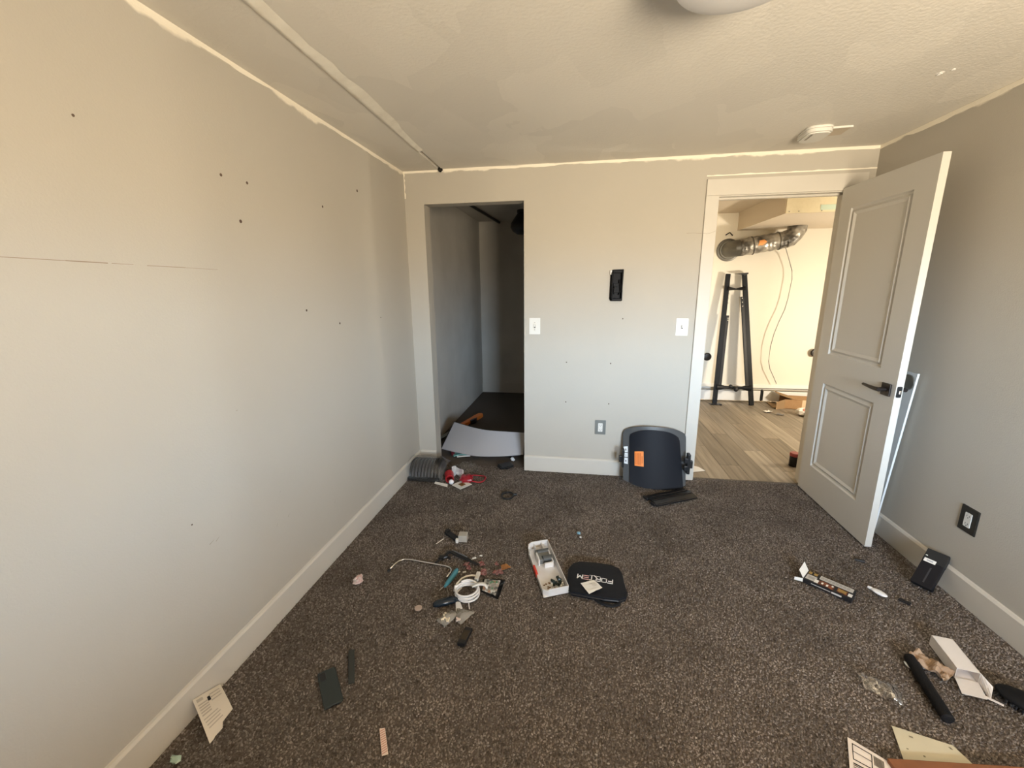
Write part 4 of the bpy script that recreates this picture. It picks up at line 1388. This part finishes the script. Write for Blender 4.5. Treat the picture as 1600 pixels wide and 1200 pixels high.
for x_, y_ in ((tw - .012, .0), (tw - .022, tl)):
    pass
# zip pouch with brand lettering
po = thing('zip_pouch', 'black zip pouch with white lettering lying right of the white housing', 'pouch', (.010, 0, FZ))
ol = [(-.036, 1.878), (-.032, 1.945), (-.012, 1.985), (.022, 2.005), (.10, 2.008), (.185, 2.000), (.222, 1.978), (.234, 1.94), (.236, 1.88), (.246, 1.80), (.236, 1.772), (.20, 1.752), (.135, 1.752), (-.015, 1.770), (-.034, 1.80)]
cx, cy = .10, 1.88


def pouch(scale, z0, z1, dome):
    mb_ = MB()
    rings = [(1., z0), (1.012, (z0 + z1) / 2), (1., z1 - .002), (.96, z1), (.6, z1 + dome), (.25, z1 + dome * 1.2)]
    n_ = len(ol)
    for s_, z_ in rings:
        mb_.v += [(cx + (p[0] - cx) * s_ * scale, cy + (p[1] - cy) * s_ * scale, z_) for p in ol]
    for r_ in range(len(rings) - 1):
        for i in range(n_):
            mb_.f.append((r_ * n_ + i, r_ * n_ + (i + 1) % n_, (r_ + 1) * n_ + (i + 1) % n_, (r_ + 1) * n_ + i))
    mb_.f.append(tuple(range((len(rings) - 1) * n_, len(rings) * n_)))
    mb_.f.append(tuple(range(n_ - 1, -1, -1)))
    return mb_


M_fab = mat('black fabric', (.0085, .0095, .0125), .65, spec=.25, bump=(400, .3, 2))
link('pouch_body', pouch(1., .0, .026, .004), M_fab, po, smooth=2)
link('zip', MB().tube([(cx + (p[0] - cx) * 1.015, cy + (p[1] - cy) * 1.015, .013) for p in ol + ol[:1]], .0035, 6, cap=False), M_black, po)
link('handle_loop', MB().tube([(.085, 1.765, .008), (.11, 1.742, .007), (.14, 1.728, .006), (.175, 1.724, .006), (.20, 1.735, .007), (.205, 1.752, .009)], .009, 8, flat=.6), M_fab, po, smooth=2)
# lettering, read from the far side: FORTEM
tb = Vector((.183, 1.872))
te = Vector((.008, 1.892))
du = (te - tb)
Lw = du.length
du = du.normalized()
dv = Vector((-du.y, du.x))          # up of the letters: towards the camera
if dv.y > 0:
    dv = -dv
ML = Matrix(((du.x, dv.x, 0, tb.x), (du.y, dv.y, 0, tb.y), (0, 0, 1, 0), (0, 0, 0, 1)))
lw, lh, sw_ = Lw / 6 * .78, .027, .0048
zt = .0302
mb = MB()
mbE = MB()
for i, ch in enumerate('FORTEM'):
    x0 = i * Lw / 6
    P = lambda *q: [(x0 + a_ * lw, c_ * lh) for a_, c_ in q]
    if ch == 'F':
        stroke(mb, P((0, 0), (0, 1), (1, 1)), sw_, zt, ML)
        stroke(mb, P((0, .5), (.85, .5)), sw_, zt, ML)
    if ch == 'O':
        stroke(mb, P((0, .1), (0, .9), (.15, 1), (.85, 1), (1, .9), (1, .1), (.85, 0), (.15, 0), (0, .1)), sw_, zt, ML)
    if ch == 'R':
        stroke(mb, P((0, 0), (0, 1), (.9, 1), (.9, .5), (.2, .5)), sw_, zt, ML)
        stroke(mb, P((.5, .5), (1.35, -.35)), sw_, zt, ML)
    if ch == 'T':
        stroke(mb, P((.1, 1), (1, 1)), sw_, zt, ML)
        stroke(mb, P((.6, 1), (.6, -.15)), sw_, zt, ML)
    if ch == 'E':
        for c_ in (0, .5, 1):
            stroke(mbE, P((.0, c_), (1, c_)), sw_ * .9, zt, ML)
    if ch == 'M':
        stroke(mb, P((0, 0), (.0, 1), (.55, .25), (1.05, 1), (1.05, 0)), sw_, zt, ML)
lt = link('lettering', mb, mat('white print', (.85, .85, .85), .6), po)
link('lettering_middle_e', mbE, mat('pink print', (.70, .42, .40), .6), po)
mb = MB()
for k in range(9):
    stroke(mb, [(.062 + k * .006, -.008), (.065 + k * .006, -.008)], .0022, zt, ML)
link('small_print', mb, MATS['white print'], po)
fcd = bil((.036, 1.820, .0335), (.076, 1.750, .0335), (.139, 1.795, .040), (.103, 1.853, .0335))
wc = thing('paper_slip', 'white paper slip with one turned corner lying on the black pouch', 'paper', (0, 0, FZ))
link('slip', MB().sheet(lambda u_, v_: fcd(u_, v_) + Vector((0, 0, .003 * (1 + noise.noise((u_ * 3, v_ * 3, 8))))), 6, 6, .0006), M_paper, wc)
link('faint_print', prints(lambda u_, v_: fcd(u_, v_) + Vector((0, 0, .007)), [(.3 + .1 * k, .55, .34 + .1 * k, .85) for k in range(4)], .0), mat('faint ink', (.55, .53, .49), .8), wc)

# small coloured scraps near the coil
M_s1, M_s2, M_s3 = mat('red scrap', (.20, .058, .055), .8, var=(90, (.30, .17, .15), .12)), mat('orange scrap', (.36, .16, .045), .7, var=(80, (.22, .09, .03), .12)), mat('pale scrap', (.70, .66, .60), .6)
for x_, y_, s_, lb_ in ((-.570, 1.921, .026, 'faded red scrap under the right end of the black bent arm'), (-.545, 1.890, .020, 'small red scrap just below the end of the black arm'), (-.485, 1.933, .028, 'red scrap straight above the white plug'), (-.463, 1.868, .036, 'largest red scrap, just right of the white plug'), (-.402, 1.882, .030, 'red scrap above the glossy printed packet'), (-.374, 1.884, .022, 'reddish scrap just left of the orange leaf scrap'), (-.407, 1.945, .016, 'tiny red scrap highest above the printed packet')):
    ph = random.random() * 9
    one('red_scrap', lb_, 'scrap', MB().sheet(lambda u_, v_: ((u_ - .5) * s_ * (1.3 - v_ * .5) + s_ * .5 * noise.noise((u_ * 3, v_ * 3 + ph, ph)), (v_ - .5) * s_ + s_ * .5 * noise.noise((u_ * 3 + 5, v_ * 3 + ph, ph)), .006 + .010 * noise.noise((u_ * 3 + ph, v_ * 3, ph))), 5, 5, .0008), M_s1, (x_, y_, FZ), (0, 0, ph), 'red scraps above the coil')
one('orange_scrap', 'small orange-brown scrap of leaf up right of the coil', 'scrap', MB().sheet(lambda u_, v_: ((u_ - .5) * .045 * (1.2 - .5 * v_) + .018 * noise.noise((u_ * 4, v_ * 4, 9)), (v_ - .5) * .04 + .018 * noise.noise((u_ * 4, v_ * 4, 5)), .010 + .010 * noise.noise((u_ * 4, v_ * 4, 2))), 4, 4, .0008), M_s2, (-.358, 1.925, FZ), (0, 0, .6))
for x_, y_, s_, lb_ in ((-.540, 1.981, .022, 'larger white chip lying over the end of the black arm'), (-.555, 1.958, .020, 'white chip touching the black arm, below the larger one'), (-.508, 2.007, .014, 'white chip farthest up right of the black arm'), (-.590, 1.856, .014, 'tiny white chip left of its twin, beside the teal tool'), (-.562, 1.860, .018, 'long white chip between the teal tool and the white plug')):
    w = random.uniform(.1, 1.)
    one('white_chip', lb_, 'chip', MB().box(-s_ / 2, s_ / 2, -s_ / 4, s_ / 4, 0, .005), M_white, (x_, y_, FZ), (0, 0, w), 'white chips near the coil', bevel=.001)
one('white_splinter', 'thin pale splinter left of the black clip', 'splinter', MB().tube([(-.014, -.026, .003), (.012, .026, .004)], [.002, .003], 6), M_s3, (-.776, 2.103, FZ))
one('blue_bead', 'small pale blue bead mid-carpet behind the housing', 'bead', MB().ball((0, 0, .007), .012, .012, .008, 10, 7), mat('blue bead', (.18, .33, .42), .3), (.025, 2.301, FZ))
one('white_bead', 'tiny white bead just below the pale blue bead', 'bead', MB().ball((0, 0, .005), .007, .006, .005, 8, 6), M_white, (.036, 2.262, FZ))
one('brown_stain_clump', 'brown crumbly clump at the far end of the white housing', 'crumbs', MB().sheet(lambda u_, v_: (-.262 + .12 * u_, 2.118 + .05 * u_ + .05 * v_, .009 + .004 * noise.noise((u_ * 8, v_ * 6, 3))), 10, 5, .003), mat('tobacco crumbs', (.16, .085, .03), .9, var=(120, (.10, .06, .03), .2)))['kind'] = 'stuff'
# scattered lint and specks
mb = MB()
for k in range(260):
    x_, y_ = random.uniform(XL + .05, XR - .05), random.uniform(.85, 3.1)
    s_ = random.uniform(.0012, .0032)
    mb.ball((x_, y_, FZ + .001), s_ * random.uniform(.8, 2), s_, s_ * .7, 5, 4)
for k in range(90):
    x_, y_ = random.gauss(-.55, .28), random.gauss(2.0, .35)
    s_ = random.uniform(.0015, .004)
    mb.ball((x_, y_, FZ + .001), s_ * random.uniform(.8, 2), s_, s_ * .7, 5, 4)
link('lint_specks', mb, mat('lint', (.34, .31, .28), .9), floor)['kind'] = 'stuff'

# ------------------------------------------------------------------ right side of the carpet
# long printed carton
pb = thing('printed_carton', 'narrow black printed carton with open white end flap', 'carton', (1.236, 2.008, FZ), math.atan2(-.115, .135))
link('carton', MB().box(-.098, .098, -.044, .044, 0, .022), mat('black card', (.015, .014, .015), .4), pb, bevel=.001)
fpb = bil((-.098, -.044, .0222), (.098, -.044, .0222), (.098, .044, .0222), (-.098, .044, .0222))
link('grey_label', prints(fpb, [(.03, .10, .24, .62), (.28, .58, .96, .97)]), mat('grey print', (.50, .49, .46), .6), pb)
link('dark_lines', prints(fpb, [(.07, .25, .20, .50)] + [(.30 + .075 * k, .66 + .0 * k, .365 + .075 * k, .90) for k in range(8)], .0009), mat('mid ink', (.36, .35, .33), .7), pb)
link('photo_print', prints(fpb, [(.30, .06, .62, .50), (.68, .10, .88, .50)], .0007), mat('food print', (.26, .075, .03), .4, var=(85, (.05, .02, .012), .1)), pb)
link('gold_print', prints(fpb, [(.03, .70, .10, .95), (.14, .72, .22, .96), (.70, .18, .86, .44)], .001), mat('gold print', (.34, .22, .06), .4), pb)
link('white_spots', prints(fpb, [(.36, .18, .40, .36), (.46, .14, .50, .34), (.56, .30, .60, .46), (.22, .06, .30, .40), (.90, .10, .98, .40)], .0011), M_paper, pb)
fsd = bil((-.098, -.0442, .002), (.098, -.0442, .002), (.098, -.0442, .021), (-.098, -.0442, .021))
mb = MB()
for u0, u1, v0, v1 in ((.18, .58, .45, .62), (.60, .80, .30, .75)):
    q = [fsd(u0, v0), fsd(u1, v0), fsd(u1, v1), fsd(u0, v1)]
    mb.add([p + Vector((0, -.0006, 0)) for p in q], [(0, 1, 2, 3)])
link('side_print', mb, MATS['grey print'], pb)
mb = MB().sheet(bil((-.098, -.042, .022), (-.098, .044, .022), (-.124, .060, .052), (-.124, -.02, .044)), 3, 3, .0008)
mb.sheet(bil((-.098, -.044, .001), (-.098, -.044, .021), (-.130, -.060, .020), (-.130, -.060, .004)), 2, 2, .0008)
link('end_flap', mb, M_paper, pb)
link('brown_flap', MB().sheet(bil((-.098, .042, .022), (-.098, .042, .002), (-.136, .075, .006), (-.136, .075, .026)), 2, 2, .0008), M_brown, pb)
sp = thing('teardrop_disc', 'small white teardrop-shaped plastic piece right of the printed carton', 'plastic piece', (1.449, 2.005, FZ), -1.0)
link('dome', MB().ball((.004, 0, .007), .034, .018, .008, 14, 8), mat('satin white', (.80, .80, .80), .35), sp, smooth=1)
link('stem', MB().tube([(-.026, 0, .006), (-.042, -.001, .006)], [.008, .006], 8), MATS['satin white'], sp)
for lab, x_, y_, a_ in (('tiny black chip below the open door edge', 1.517, 2.263, -.4), ('tiny black chip left of the black box by the wall', 1.530, 1.956, -.9)):
    one('black_chip', lab, 'chip', MB().box(-.022, .022, -.009, .010, 0, .007).box(.004, .018, .006, .016, 0, .006), M_black, (x_, y_, FZ), (0, 0, a_), bevel=.002)
# black upright box at the right baseboard
bb = thing('black_box', 'black carton with a white barcode label leaning against the right baseboard', 'box')
ex_ = Vector((.58, -.81, 0)).normalized()
ey_ = Vector((.118, .084, .150)).normalized()
ez_ = ex_.cross(ey_).normalized()
MBX = Matrix(((ex_.x, ey_.x, ez_.x, 1.637), (ex_.y, ey_.y, ez_.y, 2.092), (ex_.z, ey_.z, ez_.z, .034), (0, 0, 0, 1)))
link('carton', MB().box(0, .080, 0, .190, -.034, 0, MBX), mat('soft black card', (.007, .007, .010), .45, spec=.3), bb, bevel=.0015)
link('lid', MB().box(-.0008, .0808, .128, .1908, -.0348, .0008, MBX), mat('charcoal lid', (.018, .019, .020), .42, spec=.3), bb, bevel=.0015)
lb = link('barcode_label', MB().box(.006, .050, .122, .140, .0008, .0014, MBX), M_paper, bb)
link('bars', MB().box(.016, .040, .127, .135, .0014, .0018, MBX), mat('bar grey', (.42, .42, .43), .7), lb)
link('side_lettering', MB().box(.040, .046, .020, .100, 0, .0004, MBX), mat('dim print', (.035, .035, .04), .4), bb)
link('lid_mark', MB().box(.004, .012, .152, .156, .0008, .0012, MBX), M_white, bb)

# white open carton
wx = thing('white_carton', 'white cardboard carton lying open on its side near the right wall', 'carton', (0, 0, FZ))
T0, T1, T2, T3 = Vector((1.456, 1.706, .045)), Vector((1.524, 1.694, .045)), Vector((1.495, 1.532, .045)), Vector((1.428, 1.545, .045))
G0, G1, G2, G3 = (Vector((p.x, p.y, .001)) for p in (T0, T1, T2, T3))
M_wc = mat('white card', (.76, .72, .69), .7, spec=.2)
mb = MB()
for q in ((T3, T2, T1, T0), (G0, G3, T3, T0), (T1, T2, G2, G1), (T0, T1, G1, G0), (G0, G1, G2, G3)):
    mb.sheet(bil(*q), 1, 1, .001)
link('sleeve', mb, M_wc, wx)
link('front_flap', MB().sheet(bil(G3 + Vector((0, 0, .004)), G2 + Vector((0, 0, .004)), (1.462, 1.455, .010), (1.397, 1.472, .006)), 3, 3, .0009), M_wc, wx)
link('side_flap', MB().sheet(bil(G2, T2, (1.505, 1.492, .030), (1.478, 1.462, .002)), 3, 3, .0009), M_wc, wx)
mb = MB().prism([(1.463, 1.470), (1.474, 1.474), (1.506, 1.446), (1.500, 1.440)], .004, .006)
link('tuck_tab', mb, M_wc, wx)
# brown paper ball
mb = MB().sheet(lambda u_, v_: ((u_ - .5) * .115, (v_ - .5) * .075, .012 + .026 * abs(noise.noise((u_ * 3.2, v_ * 3.2, 1.7))) * 1.6 + .010 * noise.noise((u_ * 8, v_ * 8, 3))), 18, 14, .001)
one('brown_napkin', 'crumpled light brown paper napkin beside the white carton', 'napkin', mb, mat('kraft paper', (.42, .31, .215), .85, spec=.1, var=(18, (.30, .20, .13), .2)), (1.368, 1.576, FZ), (0, 0, -.95))
# black rod
rk = thing('foam_rod', 'matte black round rod lying in front of the white carton', 'rod')
d_ = Vector((-.0535, -.2625, 0))
p0 = Vector((1.312, 1.605, FZ + .019))
link('shaft', MB().tube([p0, p0 + d_ * .02, p0 + d_ * .5, p0 + d_ * .98, p0 + d_], [.013, .0185, .0185, .0185, .012], 14), mat('matte black', (.010, .010, .011), .75, spec=.2, bump=(220, .4, 2)), rk, smooth=2)
link('clear_tip', MB().ball(p0 + Vector((-.022, -.030, -.012)), .006, .018, .004, 8, 6), MATS['clear bit'], rk)
# clear plastic sleeve
mb = MB()
cq = bil((1.064, 1.440, .003), (1.158, 1.386, .003), (1.186, 1.470, .004), (1.068, 1.508, .004))
mb.sheet(lambda u_, v_: cq(u_, v_) + Vector((0, 0, .003 + .024 * math.sin(PI * v_) * (.5 + .5 * math.sin(PI * u_)) + .010 * noise.noise((u_ * 3.5, v_ * 3, 6)) + .006 * abs(noise.noise((u_ * 9, v_ * 3, 2))))), 26, 18, .0005)
one('clear_sleeve', 'clear crinkled plastic sleeve on the carpet left of the black rod', 'plastic sleeve', mb, M_sleeve, (0, 0, FZ), smooth=1)
# hair brush
hb = thing('hair_brush', 'black oval brush at the right edge of the photo beside the white carton', 'brush', (1.572, 1.448, FZ + .004), math.atan2(-.16, .085) + .25)
mb = MB().ball((0, 0, .022), .078, .046, .020, 20, 12)
link('head', mb, mat('dull black', (.006, .006, .007), .6, spec=.25), hb, smooth=1)
link('handle', MB().tube([(.07, 0, .020), (.11, -.002, .018), (.15, -.004, .016), (.20, -.004, .014)], [.020, .013, .012, .013], 10), M_black, hb, smooth=2)
link('badge', MB().lathe([(.005, .0415), (.004, .043), (.001, .043)], 10), mat('badge grey', (.12, .12, .12), .3), hb)
mb = MB()
for k in range(160):
    w = random.uniform(0, 2 * PI)
    rr_ = math.sqrt(random.random())
    x_, y_ = .072 * rr_ * math.cos(w), .042 * rr_ * math.sin(w)
    mb.tube([(x_, y_, .012), (x_ * 1.12, y_ * 1.18, -.004)], .0012, 4)
o = link('bristles', mb, M_black, hb)
o['kind'] = 'stuff'
# papers at the lower right edge
fpp = bil((.902, 1.247, .0092), (1.075, 1.110, .0092), (.985, .990, .0092), (.800, 1.035, .0092))
pp = thing('shipping_label', 'white shipping label sheet with black bars at the bottom edge of the photo', 'label sheet')
link('sheet', MB().sheet(lambda u_, v_: fpp(u_, v_) + Vector((0, 0, .0015 * math.sin(3 * u_))), 8, 6, .0006), mat('label paper', (.76, .70, .64), .7, spec=.2), pp)
R_ = []
fl_ = lambda u_, v_: fpp(u_, v_) + Vector((0, 0, .0015 * math.sin(3 * u_)))
for a_, b2_, c_, d2_ in ((.05, .06, .28, .075), (.05, .30, .28, .315), (.05, .06, .06, .315), (.27, .06, .28, .315), (.05, .18, .28, .19)):
    R_.append((a_, b2_, c_, d2_))
for k in range(9):
    R_.append((.30 + .013 * k, .06, .307 + .013 * k, .22))
for k in range(12):
    v0 = .36 + .03 * k
    R_.append((.05, v0, .22, v0 + (.012 if k % 3 else .020)))
for k in range(6):
    R_.append((.30, .32 + .05 * k, .46 + .03 * (k % 2), .335 + .05 * k))
link('print_bars', prints(fl_, R_, .0009), M_darkink, pp)
fcr = bil((1.070, 1.309, .010), (1.218, 1.268, .010), (1.262, 1.115, .010), (1.005, 1.115, .010))
cr_ = thing('cream_card', 'pale cream card with small marks at the bottom right edge of the photo', 'card')
link('card', MB().sheet(lambda u_, v_: fcr(u_, v_), 4, 4, .0014), mat('cream card', (.60, .56, .42), .75, spec=.2, var=(14, (.55, .51, .38), .3)), cr_)
link('marks', prints(lambda u_, v_: fcr(u_, v_), [(.24, .10, .30, .13), (.30, .42, .33, .45), (.10, .36, .13, .38), (.86, .08, .90, .13)], .0008), mat('mark ink', (.20, .18, .12), .8), cr_)
mb = MB().box(-.17, .36, -.25, 0, 0, .014)
one('brown_board', 'reddish brown board edge at the bottom right corner of the photo', 'board', mb, mat('red-brown wood', (.26, .105, .045), .6, var=(30, (.20, .08, .035), .3)), (1.145, 1.198, .011), (0, 0, .09), bevel=.002)

# ------------------------------------------------------------------ left front of the carpet
pc_ = thing('phone_case', 'dark green phone case with camera cutout lying on the carpet', 'phone case', (-.883, 1.151, FZ), math.atan2(-.121, .1065))
MC = mat('dark green case', (.022, .030, .030), .5)
mb = MB().prism(rrect(.166, .066, .010, 4), 0, .004)
k = len(mb.v)
o_, i_ = rrect(.166, .066, .010, 4), rrect(.161, .061, .008, 4)
n_ = len(o_)
mb.v += [(p[0], p[1], .004) for p in o_] + [(p[0], p[1], .0105) for p in o_] + [(p[0], p[1], .0105) for p in i_] + [(p[0], p[1], .004) for p in i_]
for a_ in range(3):
    for j in range(n_):
        mb.f.append((k + a_ * n_ + j, k + a_ * n_ + (j + 1) % n_, k + (a_ + 1) * n_ + (j + 1) % n_, k + (a_ + 1) * n_ + j))
link('shell', MB().prism(rrect(.166, .066, .010, 4), 0, .0095), MC, pc_, bevel=.003)
link('camera_cutout', MB().prism(rrect(.040, .020, .008, 4, -.055, -.016), .0090, .0099), M_black, pc_)
link('cutout_rim', MB().tube([(p[0], p[1], .0098) for p in rrect(.042, .022, .009, 4, -.055, -.016) + rrect(.042, .022, .009, 4, -.055, -.016)[:1]], .0012, 6, cap=False), MC, pc_)
link('port_notch', MB().box(.0825, .0836, -.010, .010, .002, .007), M_black, pc_)
one('dark_strip', 'thin dark grey plastic strip right of the phone case', 'strip', MB().box(-.079, .079, -.0115, .0115, 0, .006).box(.074, .0795, -.010, .010, -.001, .0045), mat('dark grey strip', (.030, .033, .030), .6), (-.852, 1.249, FZ), (0, 0, math.atan2(-.137, .077)), bevel=.001)
ftp = bil((-.632, 1.039, .0098), (-.614, 1.044, .0098), (-.567, .968, .0098), (-.585, .960, .0098))
tp = thing('striped_tape', 'short pink and white striped strip of tape near the bottom of the photo', 'tape')
link('tape', MB().sheet(lambda u_, v_: ftp(u_, v_), 1, 6, .0006), mat('tape white', (.74, .62, .54), .6), tp)
mb = MB()
for k in range(11):
    v0 = .05 + k * .083
    q = [ftp(.05, v0 + .05), ftp(.95, v0 - .03), ftp(.95, v0 + .002), ftp(.05, v0 + .082)]
    q = [Vector((p.x, p.y, .0103)) for p in q]
    mb.add(q, [(0, 1, 2, 3)])
link('red_stripes', mb, mat('stripe red', (.52, .24, .19), .6), tp)
# torn leaflet leaning on the left baseboard
fbk = bil((-1.292, .988, .072), (-1.290, 1.092, .024), (-1.156, 1.010, .0095), (-1.164, .912, .0095))
bk_ = thing('torn_leaflet', 'torn white printed leaflet propped against the left baseboard', 'leaflet')
fb2 = lambda u_, v_: fbk(u_, v_) + Vector((0, 0, .006 * math.sin(PI * v_)))
notch = MB().sheet(lambda u_, v_: fb2(u_, v_ * (1 - (.10 if u_ > .52 else 0) - .10 * max(0, u_ - .55) + (.02 if u_ < .2 else 0))), 14, 10, .0012)
link('leaflet', notch, mat('leaflet paper', (.70, .645, .56), .75, spec=.2, bump=(40, .3, 3)), bk_)
R_ = []
for k in range(5):
    R_.append((.08, .20 + .065 * k, .42, .235 + .065 * k))
for k in range(3):
    R_.append((.52, .10 + .09 * k, .90, .13 + .09 * k))
for k in range(4):
    R_.append((.08 + .02 * k, .56 + .07 * k, .60 + .05 * (k % 2), .585 + .07 * k))
R_.append((.08, .06, .30, .14))
link('print_lines', prints(fb2, R_, .0006), mat('pale ink', (.46, .42, .36), .8), bk_)
link('black_mark', prints(fb2, [(.42, .14, .52, .26)], .0008), M_darkink, bk_)
one('green_glass', 'small pale green glass bit at the bottom left of the carpet', 'litter', MB().ball((0, 0, .012), .018, .012, .010, 7, 5, jit=.3), mat('green glass', (.35, .48, .40), .15, spec=.9), (-1.222, .846, FZ))
